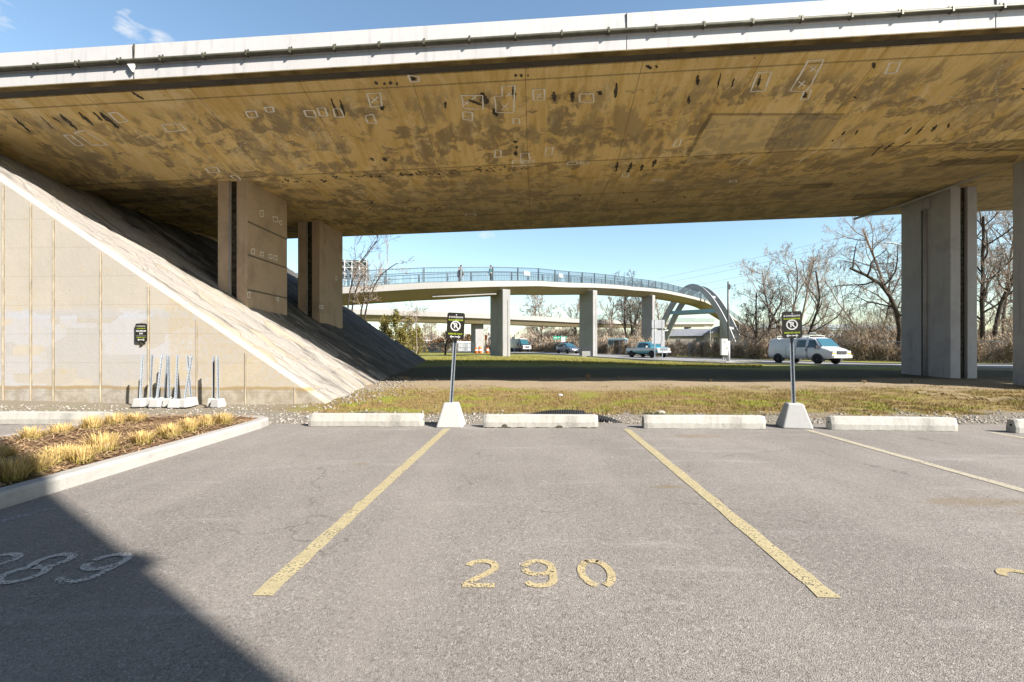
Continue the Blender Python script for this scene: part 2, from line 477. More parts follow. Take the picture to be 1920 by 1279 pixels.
def arc(cx, cy, rx, ry, a0, a1, n=14):
    return [(cx + rx * math.cos(R(a0 + (a1 - a0) * i / n)), cy + ry * math.sin(R(a0 + (a1 - a0) * i / n))) for i in range(n + 1)]
GL = {'2': [arc(.29, .74, .27, .25, 165, 5) + [(.54, .66), (.40, .46), (.18, .24), (.02, .05)], [(.0, .02), (.56, .02)]],
      '9': [arc(.29, .70, .27, .29, 168, 12), arc(.29, .70, .27, .27, 192, 345), [(.56, .74), (.57, .50), (.56, .32)], arc(.29, .26, .27, .25, 10, -150)],
      '0': [arc(.29, .5, .28, .5, 72, -72), arc(.29, .5, .28, .5, 108, 252), arc(.29, .5, .28, .49, 66, 114, 4)],
      '8': [arc(.29, .74, .24, .25, 80, 430), arc(.29, .26, .28, .27, 95, 440)],
      '1': [[(.12, .82), (.30, 1.0), (.30, 0)]]}
def digit(ch, org, h, mat, w=.041, ang=0.0):
    mb = MB(); ca, sa = math.cos(ang), math.sin(ang)
    for st in GL[ch]:
        P = [Vector((x * h, y * h, 0)) for x, y in st]
        for i in range(len(P) - 1):
            a, b = P[i], P[i + 1]; d = (b - a).normalized(); n = Vector((-d.y, d.x, 0)) * w / 2
            a = a - d * .004; b = b + d * .004
            q = [a + n, a - n, b - n, b + n]
            z = .004 + .0003 * (i % 3)
            mb.add([(org[0] + t.x * ca - t.y * sa, org[1] + t.x * sa + t.y * ca, z) for t in q], [(0, 1, 2, 3)])
    return mb.build('stall_number', mat, lot, fix=False)
for ch, dx in (('2', -.385), ('9', -.085), ('0', .215)):
    digit(ch, (.145 + dx, 2.235), .27, M_num)
for ch, dx in (('2', -.395), ('8', -.085), ('9', .225)):
    digit(ch, (.14 - sp + dx + .02, 2.27), .32, M_num2)
for ch, dx in (('2', -.395), ('9', -.085), ('1', .225)):
    digit(ch, (.14 + sp + dx + .08, 2.10), .30, M_num)

# ------------------------------------------------------------------ road beyond the grass
near_e = [(40, 4), (29, 11), (24, 17.5), (21, 24), (18.5, 33), (15.5, 41), (12.5, 48), (8.5, 58), (3, 70), (-6, 85), (-30, 108), (-90, 140)]
far_e = [(52, 11), (42, 18), (35.5, 25), (31, 32), (26.5, 40), (22, 49), (17.5, 58), (12.5, 69), (6.5, 82), (-2, 97), (-25, 121), (-85, 153)]
def resample(P, n):
    P = [Vector((p[0], p[1], 0)) for p in P]; d = [0]
    for i in range(1, len(P)): d.append(d[-1] + (P[i] - P[i - 1]).length)
    out = []
    for i in range(n):
        t = d[-1] * i / (n - 1)
        out.append(Vector((np.interp(t, d, [p.x for p in P]), np.interp(t, d, [p.y for p in P]), 0)))
    return out
NR = 160
ne, fe = resample(near_e, NR), resample(far_e, NR)
V = []; Fc = []
for i in range(NR):
    for k in range(13):
        p = ne[i].lerp(fe[i], k / 12); V.append((p.x, p.y, gz(p.x, p.y) + .035))
for i in range(NR - 1):
    for k in range(12):
        a = i * 13 + k; Fc.append((a, a + 1, a + 14, a + 13))
road = tag(np_mesh('road', V, Fc, M_road), 'grey road curving past the footbridge', kind='structure')
M_kerb = concrete('kerb_concrete', (.36, .335, .30), .6, 2.0, 50, .4)
for E_, sgn, nm in ((ne, -1, 'near'), (fe, 1, 'far')):
    rings = []
    for i in range(NR):
        p = E_[i]; d = (E_[min(NR - 1, i + 1)] - E_[max(0, i - 1)]).normalized(); n = Vector((-d.y, d.x, 0))
        if n.dot(fe[i] - ne[i]) < 0: n = -n
        n = n * sgn; z = gz(p.x, p.y)
        rings.append([p + Vector((0, 0, z - .1)), p + Vector((0, 0, z + .12)), p + n * .18 + Vector((0, 0, z + .12)), p + n * .18 + Vector((0, 0, z - .1))])
    mb = MB(); mb.sweep(rings); tag(mb.build('road_kerb', M_kerb), 'concrete kerb along the %s side of the road' % nm, kind='structure')
# white edge line along the near lane
mb = MB()
for i in range(8, NR - 40):
    a, b = ne[i].lerp(fe[i], .5), ne[i + 1].lerp(fe[i + 1], .5)
    if i % 3 == 0: continue
    d = (b - a).normalized(); n = Vector((-d.y, d.x, 0)) * .06
    q = [a - n, a + n, b + n, b - n]
    mb.add([(t.x, t.y, gz(t.x, t.y) + .05) for t in q], [(0, 1, 2, 3)])
mb.build('road_line', M_paintf, road, fix=False)

# ------------------------------------------------------------------ overpass (local x along deck, y across)
OY = 9.22; OA = R(-3.0)
ov = empty('overpass', (0, OY, 0), OA, 'wide weathered concrete highway overpass spanning the whole view on tall piers', 'overpass')
OM = Matrix.Translation((0, OY, 0)) @ Matrix.Rotation(OA, 4, 'Z')
OMI = OM.inverted()
def zf(s): return 6.87 + .0255 * (s + 11.03)
def soff(t):
    return interp(t, [(0, 0), (.34, -.04), (3.2, -.87), (10.7, -.615), (13.6, .34)])

def soffit_mat(name='soffit_concrete', tint=None, k=0.0):
    m = NM(name, 0.92, 0.1)
    s_, t_, z_ = m.sep(m.obj)
    P = m.mapping(m.obj, (1, 1, 0))
    A, B, C = (.80, .61, .29), (.68, .505, .23), (.36, .28, .165)
    big = m.noise(P, 0.35, 6, .6, .3)
    strk = m.noise(m.mapping(m.obj, (2.4, .35, 0)), 2.2, 6, .65, .2)
    col = m.mix(m.ramp(big, .35, .65), A, B)
    col = m.mix(m.math('MULTIPLY', m.ramp(strk, .42, .68), .75), col, (.56, .36, .095))
    fine = m.noise(P, 26, 5, .7)
    col = m.mix(m.math('MULTIPLY', m.ramp(fine, .45, .75), .35), col, C)
    # painted-out scrawl: soft crossing brush strokes gated by large ragged patches
    rid = None
    wob = m.math('MULTIPLY', m.math('SUBTRACT', m.noise(P, 1.1, 3, .6), .5), .9)
    cw = m.t.nodes.new('ShaderNodeCombineXYZ'); m.put(cw.inputs[0], m.math('ADD', s_, wob)); m.put(cw.inputs[1], m.math('SUBTRACT', m.math('MULTIPLY', t_, .5), wob))
    for ang, sx, sy, o_ in ((38, .62, 3.0, 0), (-42, .70, 3.3, 5), (82, .8, 2.8, 11), (10, .55, 3.4, 17)):
        n = m.noise(m.mapping(cw.outputs[0], (sx, sy, 0), (o_, o_ * .7, 0), (0, 0, R(ang))), 1.0, 2.5, .5, .1)
        r = m.ramp(n, .565, .615)
        rid = r if rid is None else m.math('MAXIMUM', rid, r)
    rag = m.noise(m.mapping(m.obj, (1, .55, 0)), 3.6, 6, .72)
    gate = m.ramp(m.math('ADD', m.noise(m.mapping(m.obj, (.5, .8, 0), (3, 2, 0)), .55, 3, .5), m.math('MULTIPLY', m.math('SUBTRACT', rag, .5), .25)), .33, .47)
    rid = m.math('MULTIPLY', m.math('MULTIPLY', rid, gate), m.ramp(t_, .7, 1.2))
    rid = m.math('MULTIPLY', rid, m.ramp(rag, .36, .52))
    col = m.mix(m.math('MULTIPLY', rid, .78), col, (.235, .185, .12))
    bn = m.math('ADD', m.noise(m.mapping(m.obj, (1, .55, 0), (5, 9, 0)), .95, 6, .70, .2), m.math('MULTIPLY', m.math('SUBTRACT', rag, .5), .2))
    blot = m.math('MULTIPLY', m.ramp(bn, .51, .60), m.ramp(t_, .4, .9))
    col = m.mix(m.math('MULTIPLY', blot, .62), col, (.30, .24, .155))
    pale = m.ramp(m.noise(m.mapping(m.obj, (1, .5, 0), (19, 4, 0)), 1.5, 6, .72), .53, .64)
    col = m.mix(m.math('MULTIPLY', pale, .5), col, (.82, .67, .40))
    grit = m.noise(P, 70, 3, .75)
    col = m.mix(m.math('MULTIPLY', m.ramp(grit, .48, .68), .5), col, (.19, .145, .08))
    # greyer, darker zone to the back and right
    gz_ = m.math('MULTIPLY', m.ramp(m.math('ADD', t_, m.math('MULTIPLY', big, 3.0)), 4.6, 7.5), m.ramp(s_, -6.5, -1.5))
    col = m.mix(m.math('MULTIPLY', gz_, .45), col, (.34, .285, .20))
    # construction joints
    for t0, w, k in ((.62, .018, .55), (3.2, .03, .5), (4.55, .012, .4), (6.1, .025, .6), (8.1, .03, .6), (9.4, .015, .5)):
        tw = m.math('ADD', t_, m.math('MULTIPLY', m.math('SUBTRACT', fine, .5), .05))
        col = m.mix(m.math('MULTIPLY', m.line(tw, t0, w), k), col, (.11, .09, .06))
    # cross board joints
    fr = m.math('FRACT', m.math('DIVIDE', m.math('ADD', s_, 40.0), 2.44))
    col = m.mix(m.math('MULTIPLY', m.line(fr, .5, .004), .5), col, (.12, .095, .06))
    fr2 = m.math('FRACT', m.math('DIVIDE', m.math('ADD', s_, 40.3), .61))
    col = m.mix(m.math('MULTIPLY', m.line(fr2, .5, .008), .14), col, (.14, .11, .07))
    # dark spots and rust
    v = m.voro(m.mapping(m.obj, (1, 1, 0)), 2.3)
    spot = m.math('MULTIPLY', m.math('SUBTRACT', 1.0, m.ramp(v, .03, .09)), m.ramp(big, .45, .55))
    col = m.mix(m.math('MULTIPLY', spot, .7), col, (.06, .05, .04))
    if tint: col = m.mix(m.math('MULTIPLY', k, m.math('ADD', .6, m.math('MULTIPLY', rag, .8))), col, tint)
    m.color(col)
    m.bump(m.math('ADD', fine, m.math('MULTIPLY', strk, .5)), .35, .012)
    return m.m
M_soffit = soffit_mat()
M_fascia = concrete('fascia_concrete', (.44, .425, .41), .8, .8, 30, .35, .15, streak=True, pits=.15)
M_pier = concrete('pier_concrete', (.42, .315, .215), .5, 1.3, 30, .65, .45, streak=True)
M_pierR = concrete('grey_pier_concrete', (.37, .365, .375), .6, 1.0, 30, .6, .4, streak=True)
M_dark = simple('groove_dark', (.055, .05, .035), .9, .1, 0, .6, 9)  # near-black for groove backs, joints and holes
M_steel = simple('galvanised_steel', (.27, .30, .33), .5, .5, .25, .12, 14)
M_conduit = simple('conduit_steel', (.09, .085, .055), .5, .4, .3, .3, 5)

# deck body (without parapets)
S = [-30 + i * 1.0 for i in range(67)]
sec = [(.22, .0), (.22, .10), (.36, .10), (.36, -.045), (3.2, -.87), (10.7, -.615), (13.6, .34), (13.62, .58), (.3, .13), (.18, .12), (.18, 0)]
mb = MB(); mb.sweep([[(s, t, zf(s) + d) for t, d in sec] for s in S])
mb.build('deck', M_soffit, ov)
mb = MB(); mb.sweep([[(s, t, zf(s) + d) for t, d in [(0, 0), (.178, 0), (.178, .13), (.30, .14), (.24, .74), (.012, .74), (0, .40), (-.015, .385), (-.015, .30), (0, .285)]] for s in S])
mb.build('parapet', M_fascia, ov)
mb = MB(); mb.sweep([[(s, t, zf(s) + d) for t, d in [(13.61, .30), (13.9, .33), (13.9, 1.3), (13.66, 1.3), (13.62, .6)]] for s in S])
mb.build('parapet', M_fascia, ov)
for sj in (-8.02, 2.3, 9.3, -17.5, 16):
    jw = .022 if sj == -8.02 else .006
    mb = MB(); mb.box((sj, -.002, zf(sj) + .55), (jw, .03, .37)); mb.box((sj, -.002, zf(sj) + .14), (jw * .7, .01, .27)); mb.build('expansion_joint', M_dark, ov)
mb = MB(); mb.tube([(s, -.062, zf(s) + .345) for s in S], .042, 8); mb.build('conduit', M_conduit, ov, True)
s = -17.6
while s < 14:
    mb = MB(); mb.box((s, -.055, zf(s) + .345), (.035, .11, .10)); mb.box((s, -.02, zf(s) + .40), (.03, .02, .12))
    mb.build('conduit_bracket', M_conduit, ov); s += .93
for s in (-6.95, -5.1, 4.0, 1.2):
    mb = MB(); mb.tube([(s, -.062, zf(s) + .345), (s + .09, -.062, zf(s + .09) + .345)], .036, 8); mb.build('conduit_marker', simple('yellow_tape', (.65, .45, .05), .5), ov)
mb = MB(); mb.prism([(-8.1, -.03, zf(-8) + .27), (-7.95, -.03, zf(-8) + .27), (-8.0, -.03, zf(-8) + .12)], (0, -.05, 0)); mb.build('bracket_plate', simple('white_plate', (.7, .68, .62), .6), ov)

M_drip = concrete('drip_edge_dark', (.085, .078, .07), .5, 2.0, 25, .7, .2)  # dark colour for the strip under the overhang
mb = MB(); mb.sweep([[(s, t, zf(s) + d) for t, d in [(.0, -.003), (.16, -.003), (.16, -.02), (0, -.02)]] for s in S]); mb.build('drip_lip', simple('lip_brown', (.16, .12, .055), .9, .1, 0, .4, 2), ov)  # brown strip on the underside of the lip
mb = MB(); mb.sweep([[(s, t, zf(s) + d) for t, d in [(.165, .02), (.375, .02), (.375, -.02), (.17, .0)]] for s in S]); mb.build('drip_edge', M_drip, ov)
# soffit ray hit in local coords
def shit(u, v, eps=.006):
    d = Vector(((u - 960) / F, 1, (661 - v) / F)); C = Vector((0, 0, EYE)); lo, hi = 5.0, 40.0
    def g(Y):
        p = OMI @ (C + d * Y); return p.z - (zf(p.x) + soff(p.y)), p
    for _ in range(50):
        mid = (lo + hi) / 2; k, p = g(mid)
        if k < 0: lo = mid
        else: hi = mid
    p = g(lo)[1]; return Vector((p.x, p.y, zf(p.x) + soff(p.y) - eps))
def strokes(paths, w, name, mat, seed=0, eps=.006, parent=ov, closed=True, hit=shit, up=Vector((0, 0, 1))):
    rnd = random.Random(seed); mb = MB()
    for P in paths:
        Q = []
        n = len(P)
        for i in range(n if closed else n - 1):
            a, b = P[i], P[(i + 1) % n]
            k = max(2, int(math.hypot(a[0] - b[0], a[1] - b[1]) / 8))
            for j in range(k): Q.append((a[0] + (b[0] - a[0]) * j / k + rnd.uniform(-.5, .5), a[1] + (b[1] - a[1]) * j / k + rnd.uniform(-.5, .5)))
        Q.append(Q[0] if closed else P[-1])
        H = [hit(q[0], q[1], eps) for q in Q]
        for i in range(len(H) - 1):
            a, b = H[i], H[i + 1]; d = b - a
            if d.length < 1e-4: continue
            n_ = d.cross(up).normalized() * w * rnd.uniform(.35, .65)
            mb.quad(a - n_, b - n_, b + n_, a + n_)
    return mb.build(name, mat, parent, fix=False)
def z3(pts, ox, k=3.0, oy=0): return [(ox + x / k, oy + y / k) for x, y in pts]
chalk = []
for q in ([(610, 635), (655, 630), (720, 680), (665, 690)], [(910, 700), (1010, 695), (1045, 730), (940, 740)], [(1380, 628), (1435, 622), (1450, 655), (1400, 662)],
          [(1488, 602), (1535, 600), (1543, 628), (1500, 630)], [(1710, 622), (1765, 620), (1780, 660), (1725, 655)], [(1785, 605), (1828, 605), (1843, 650), (1800, 652)],
          [(1873, 612), (1915, 610), (1935, 655), (1885, 658)], [(360, 760), (400, 760), (470, 815), (430, 820)], [(418, 745), (475, 733), (605, 815), (520, 815)],
          [(1155, 945), (1218, 940), (1235, 968), (1175, 970)], [(1295, 988), (1330, 985), (1355, 1012), (1325, 1012)]): chalk.append(z3(q, 0))
for q in ([(145, 525), (218, 520), (230, 595), (165, 600)], [(135, 650), (180, 642), (198, 692), (148, 690)], [(375, 420), (438, 430), (435, 458), (390, 460)],
          [(675, 535), (795, 535), (797, 612), (690, 608)], [(683, 628), (735, 632), (737, 675), (685, 672)], [(862, 540), (905, 538), (905, 485), (975, 480), (970, 630), (870, 632)],
          [(965, 665), (1000, 665), (1003, 697), (967, 695)], [(1078, 503), (1143, 500), (1142, 562), (1080, 560)], [(1343, 527), (1418, 525), (1422, 573), (1340, 575)],
          [(865, 843), (897, 843), (897, 883), (863, 883)], [(1008, 862), (1055, 860), (1062, 900), (1010, 905)], [(962, 903), (1010, 903), (1015, 933), (962, 935)],
          [(1022, 905), (1080, 900), (1083, 928), (1025, 930)], [(1152, 830), (1192, 828), (1185, 868), (1145, 870)], [(1275, 910), (1330, 908), (1325, 925), (1268, 925)],
          [(1345, 908), (1388, 908), (1388, 920), (1340, 920)], [(1885, 785), (1915, 783), (1900, 823), (1868, 823)], [(1585, 975), (1615, 972), (1612, 995), (1578, 993)],
          [(1750, 1010), (1812, 1005), (1808, 1015), (1750, 1016)], [(700, 1205), (755, 1203), (755, 1213), (700, 1214)]): chalk.append(z3(q, 640))
for q in ([(425, 407), (500, 403), (460, 510), (382, 515)], [(708, 340), (795, 333), (725, 470), (690, 515), (605, 512)], [(685, 510), (723, 503), (705, 558), (660, 560)],
          [(1165, 350), (1225, 348), (1200, 410), (1140, 412)], [(265, 1015), (300, 1012), (305, 1022), (262, 1025)]): chalk.append(z3(q, 1280))
M_chalk = simple('chalk_line', (.80, .78, .72), .9, .1, 0, .1, 30)
for i_, q_ in enumerate(chalk): strokes([q_], .036, 'chalk_outline', M_chalk, i_)
xs = []
for ox, cx, cy, r in ((640, 188, 560, 18), (640, 705, 577, 12), (640, 745, 548, 12), (640, 942, 528, 14), (640, 920, 598, 18), (640, 1112, 535, 14), (640, 1050, 912, 12), (1280, 735, 385, 18), (1280, 670, 470, 18)):
    xs.append(z3([(cx - r, cy - r * .7), (cx + r, cy + r * .7)], ox)); xs.append(z3([(cx - r, cy + r), (cx + r, cy - r)], ox))
xs.append(z3([(655, 912), (690, 885), (718, 872), (755, 845)], 1280)); xs.append(z3([(310, 922), (360, 885), (430, 865)], 1280)); xs.append(z3([(370, 925), (400, 890), (425, 880)], 1280))
for i_, q_ in enumerate(xs): strokes([q_], .03, 'chalk_stroke', M_chalk, i_, closed=False)
# chalk dots tracing cracks
mb = MB(); rnd = random.Random(5)
for ox, P in ((0, [(1490, 650), (1530, 720), (1530, 780), (1450, 880), (1400, 930), (1365, 970)]), (0, [(1385, 800), (1320, 850), (1275, 900)]), (0, [(1755, 690), (1690, 740), (1610, 830), (1580, 890)]),
              (0, [(1820, 690), (1760, 760), (1690, 830), (1640, 920)]), (0, [(1875, 690), (1860, 780), (1760, 860), (1680, 890), (1650, 915)]),
              (1280, [(1370, 468), (1385, 530), (1435, 600), (1435, 680), (1480, 765)]), (1280, [(1295, 535), (1360, 560), (1430, 600)]), (1280, [(1460, 660), (1530, 640), (1570, 650), (1600, 690)]),
              (1280, [(1455, 530), (1540, 550), (1590, 610), (1640, 650)]), (1280, [(1615, 525), (1640, 590), (1675, 620)]), (1280, [(1775, 410), (1760, 450), (1775, 600)]), (1280, [(1800, 370), (1775, 420)])):
    for a, b in zip(P[:-1], P[1:]):
        k = max(1, int(math.hypot(b[0] - a[0], b[1] - a[1]) / 14))
        for j in range(k):
            h = shit(ox / 1 + (a[0] + (b[0] - a[0]) * j / k + rnd.uniform(-4, 4)) / 3, (a[1] + (b[1] - a[1]) * j / k + rnd.uniform(-4, 4)) / 3)
            r = rnd.uniform(.012, .02)
            mb.add([h + Vector((math.cos(q) * r, math.sin(q) * r * 1.2, -.0)) for q in [i * 1.0472 for i in range(6)]], [tuple(range(6))])
tag(mb.build('chalk_dots', M_chalk, ov, fix=False), kind='stuff')
# spalled dark scars
M_spall = simple('spalled_concrete', (.085, .075, .06), .95, .1, 0, .5, 12, .6, 30)
mb = MB(); rnd = random.Random(9)
def scar(u, v, du, dv, w):
    n = 9; L = []; Rr = []
    for i in range(n):
        t = i / (n - 1); ww = w * (math.sin(math.pi * (t * .9 + .05)) ** .6) * rnd.uniform(.5, 1.2)
        cu, cv = u + du * t + rnd.uniform(-.8, .8), v + dv * t
        L.append(shit(cu - ww, cv, .004)); Rr.append(shit(cu + ww, cv, .004))
    for i in range(n - 1): mb.quad(L[i], Rr[i], Rr[i + 1], L[i + 1])
for ox, x, y, dx, dy, w in ((0, 75, 660, 100, 85, 12), (0, 220, 650, 100, 90, 5), (0, 290, 655, 55, 35, 9), (0, 335, 640, 100, 90, 16), (0, 440, 630, 85, 75, 15), (0, 525, 630, 50, 50, 12), (0, 560, 630, 110, 95, 18), (0, 740, 515, 70, 45, 14),
                            (0, 1860, 550, 45, 100, 7), (0, 1910, 560, 30, 90, 9), (640, 790, 520, 25, 65, 25), (640, 720, 560, 60, 30, 30), (640, 965, 485, 10, 85, 12), (640, 1195, 515, 5, 55, 16), (640, 1300, 515, 0, 60, 15), (640, 1550, 465, -10, 85, 12),
                            (640, 855, 610, 20, 45, 18), (640, 585, 570, 0, 40, 9), (640, 230, 590, 0, 30, 16), (640, 1455, 510, 0, 25, 15), (640, 1440, 515, 20, 10, 14), (640, 1555, 910, -10, 55, 9), (640, 1635, 912, -30, 70, 10), (640, 1695, 925, -10, 35, 12), (640, 1770, 895, -20, 45, 12),
                            (640, 190, 455, 10, 22, 12), (640, 240, 462, 4, 16, 9), (640, 275, 455, 4, 22, 12), (640, 310, 460, 4, 20, 8), (640, 1720, 365, 20, 24, 20), (640, 1770, 365, 5, 18, 8), (640, 980, 415, 0, 18, 9), (640, 1010, 415, 4, 20, 10), (640, 1050, 418, 0, 12, 6), (640, 400, 430, 10, 22, 18),
                            (640, 165, 885, 18, 20, 10), (640, 240, 885, 10, 22, 14), (640, 980, 790, 0, 16, 14), (640, 985, 820, 0, 16, 10), (640, 980, 850, 0, 25, 14),
                            (1280, 85, 420, 0, 60, 12), (1280, 215, 410, -20, 90, 6), (1280, 290, 440, -15, 50, 7), (1280, 35, 540, 0, 45, 12), (1280, 440, 420, -20, 70, 8), (1280, 690, 515, -5, 35, 14), (1280, 1075, 350, 0, 35, 14), (1280, 915, 735, -20, 25, 8), (1280, 985, 730, -15, 30, 8), (1280, 1290, 715, -40, 40, 6), (1280, 1360, 710, -50, 50, 7),
                            (1280, 1130, 810, -70, 70, 7), (1280, 1190, 800, -60, 45, 9), (1280, 1280, 795, -60, 30, 10), (1280, 1430, 700, -30, 40, 12), (1280, 1500, 690, -10, 30, 7), (1280, 850, 785, -10, 12, 6), (1280, 965, 540, 10, 14, 10), (1280, 1910, 495, 10, 12, 12)):
    mb = MB(); scar(ox + x / 3, y / 3, dx / 3, dy / 3, w / 3); mb.build('spalled_scar', M_spall, ov, fix=False)
mb = MB()
rr = random.Random(21)
for i in range(70):
    u = rr.uniform(520, 1000); v = 337 - (u - 520) * .055 + rr.uniform(-3, 6); scar(u, v, rr.uniform(-3, 8), rr.uniform(1, 5), rr.uniform(1, 4))
for i in range(40):
    u = rr.uniform(690, 1300); v = 372 - (u - 690) * .02 + rr.uniform(-3, 25); scar(u, v, rr.uniform(-2, 4), rr.uniform(1, 3), rr.uniform(1, 3))
tag(mb.build('small_scars', M_spall, ov, fix=False), kind='stuff')
# repair panels cast into the soffit
def patch(pts, ox, mat, name='repair_patch', eps=.003, k=3.0):
    mb = MB(); P = z3(pts, ox, k); n = 6
    g = [[None] * (n + 1) for _ in range(n + 1)]
    for i in range(n + 1):
        for j in range(n + 1):
            a = Vector(P[0]).lerp(Vector(P[1]), i / n); b = Vector(P[3]).lerp(Vector(P[2]), i / n); q = a.lerp(b, j / n)
            g[i][j] = shit(q.x, q.y, eps)
    for i in range(n):
        for j in range(n): mb.quad(g[i][j], g[i + 1][j], g[i + 1][j + 1], g[i][j + 1])
    return mb.build(name, mat, ov, fix=False)
M_patchA = soffit_mat('pale_repair', (.60, .49, .29), .38)
M_patchB = soffit_mat('grey_repair', (.23, .20, .155), .68)
M_patchD = soffit_mat('dark_tint', (.08, .07, .055), .88)  # dark tint for patch edges and painted recess shade
patch([(170, 650), (550, 655), (430, 885), (10, 925)], 1280, M_patchA)
patch([(552, 655), (905, 648), (750, 850), (435, 885)], 1280, M_patchB)
patch([(155, 635), (915, 638), (910, 650), (160, 650)], 1280, M_patchD, 'repair_edge')
patch([(150, 640), (168, 645), (10, 925), (-12, 915)], 1280, M_patchD, 'repair_edge')
patch([(1650, 800), (1930, 780), (1930, 850), (1560, 850)], 1280, M_patchD, 'recess_shade')  # flat sheet, the shade inside a recess painted as dark colour
patch([(1430, 905), (1900, 870), (1860, 915), (1370, 940)], 1280, M_patchD, 'recess_shade')
patch([(690, 1035), (850, 1030), (820, 1060), (650, 1062)], 1280, M_patchD, 'recess_shade')
patch([(985, 1092), (1440, 1072), (1330, 1108), (940, 1125)], 1280, M_patchD, 'recess_shade')
patch([(510, 1075), (700, 1062), (600, 1115), (470, 1120)], 1280, M_patchB)
for q in ([(1560, 850), (1640, 800), (1655, 806), (1575, 856)], [(1660, 800), (1760, 790), (1760, 800), (1665, 808)], [(1600, 888), (1850, 800), (1870, 802), (1630, 892)], [(1380, 925), (1440, 905), (1450, 912), (1400, 932)], [(1560, 835), (1930, 825), (1930, 832), (1560, 843)]):
    patch(q, 1280, M_patchA, 'repair_rim', .009)
patch([(395, 1075), (1200, 1048), (1190, 1110), (620, 1150)], 0, M_patchD, 'recess_shade', .003)  # dark sheet painted for the unlit zone near the abutment
for q in ([(1080, 1060), (1170, 1050), (1180, 1058), (1090, 1070)], [(1180, 1050), (1215, 1055), (1215, 1078), (1195, 1074)], [(700, 1105), (1190, 1085), (1190, 1090), (700, 1112)], [(850, 1075), (870, 1075), (1000, 1130), (980, 1132)]):
    patch(q, 0, M_patchB, 'repair_rim', .010)

# piers: (front-right corner world, width, length, base z)
def pier(xr, yf, base, mat, drain=False, wid=.87, ln=2.1):
    p = OMI @ Vector((xr, yf, 0)); s0, t0 = p.x, p.y
    top = zf(s0) + soff(t0 + .3) + .30
    g0, g1, gd = s0 - wid * .62, s0 - wid * .36, .14
    poly = [(s0, t0), (s0, t0 + ln), (g1, t0 + ln), (g1, t0 + ln - gd), (g0, t0 + ln - gd), (g0, t0 + ln), (s0 - wid, t0 + ln), (s0 - wid, t0), (g0, t0), (g0, t0 + gd), (g1, t0 + gd), (g1, t0)]
    mb = MB(); mb.prism([(a, b, base) for a, b in poly], (0, 0, top - base))
    o = mb.build('pier', mat, ov, bevel=.012)
    mb = MB(); mb.box(((g0 + g1) / 2, t0 + gd - .01, (base + top) / 2), (g1 - g0 - .02, .03, top - base - .05)); mb.build('groove_strip', M_dark, o)  # dark strip set at the back of the groove
    if drain:
        for xx in (s0 - wid - .03,):
            mb = MB(); mb.tube([(xx, t0 + .98, base + .1), (xx, t0 + .98, top - .75)], .06, 10); mb.build('drainpipe', M_pierR, o, True)
            mb = MB(); mb.box((xx, t0 + .98, top - .60), (.16, .30, .36)); mb.build('drain_box', M_pierR, o)
            mb = MB(); mb.box((s0 - wid - .006, t0 + 1.12, (base + top) / 2 - .3), (.02, .07, top - base - .9)); mb.build('groove_strip', M_dark, o)
    else:
        mb = MB(); mb.tube([(g0 + .035, t0 - .005, base), (g0 + .035, t0 - .005, top - .3)], .014, 6); mb.build('ground_wire', M_steel, o)
    return o, s0, t0
P1, p1s, p1t = pier(-7.57, 13.0, 1.6, M_pier)
P2, p2s, p2t = pier(-7.44, 17.6, 1.6, M_pier)
P3, _, _ = pier(15.85, 15.5, .1, M_pierR, True)
P4, _, _ = pier(15.55, 11.3, .1, M_pierR, True)
P5, _, _ = pier(-7.9, 21.9 - 13, -9, M_pier) if False else (None, 0, 0)
# chalk boxes on the side faces of the left piers
def side_hit(s0):
    def h(u, v, eps=.006):
        d = Vector(((u - 960) / F, 1, (661 - v) / F)); C = Vector((0, 0, EYE))
        o = OMI @ C; q = (OMI.to_3x3() @ d); k = (s0 + eps - o.x) / q.x
        return o + q * k
    return h
def z43(pts): return [(380 + x / 3.996, 320 + y / 3.996) for x, y in pts]
boxes = [[(430, 300), (455, 300), (455, 345), (430, 345)], [(525, 345), (560, 350), (565, 385), (530, 380)], [(575, 375), (595, 378), (595, 408), (575, 400)], [(365, 588), (390, 588), (390, 625), (365, 625)], [(433, 610), (455, 612), (455, 640), (433, 640)], [(497, 628), (520, 630), (522, 658), (497, 658)], [(533, 638), (558, 640), (558, 672), (533, 668)], [(335, 912), (355, 912), (355, 950), (338, 955)], [(555, 950), (570, 952), (570, 978), (555, 976)]]
for b in boxes: strokes([z43(b)], .018, 'chalk_outline', M_chalk, 3, parent=P1, hit=side_hit(p1s), up=Vector((1, 0, 0)))
for b in ([(875, 1012), (888, 1012), (888, 1035), (875, 1035)], [(893, 1012), (905, 1012), (905, 1035), (893, 1035)], [(998, 795), (1008, 797), (1008, 820), (998, 820)]): strokes([z43(b)], .018, 'chalk_outline', M_chalk, 4, parent=P2, hit=side_hit(p2s), up=Vector((1, 0, 0)))
M_form = simple('form_stain', (.15, .125, .092), .9)
for zz in (4.9, 3.95, 2.95):
    mb = MB(); mb.box((p1s + .004, p1t + 1.05, zz), (.01, 2.05, .05)); mb.build('form_line', M_form, P1)
# drain pipe running under the deck at right
mb = MB(); mb.tube([OMI @ Vector((q)) for q in ((15.3, 9.6, 7.0), (14.75, 15.4, 6.72), (14.72, 17.0, 6.72), (14.6, 19.4, 6.85))], .05, 8)
mb.build('drainpipe', M_pierR, ov, True)
# abutment
mb = MB(); mb.prism([(-19, .5, 1), (-13.6, .5, 1), (-13.6, .5, 6.75), (-19, .5, 6.75)], (0, 12.5, 0)); mb.build('abutment', M_pier, ov)

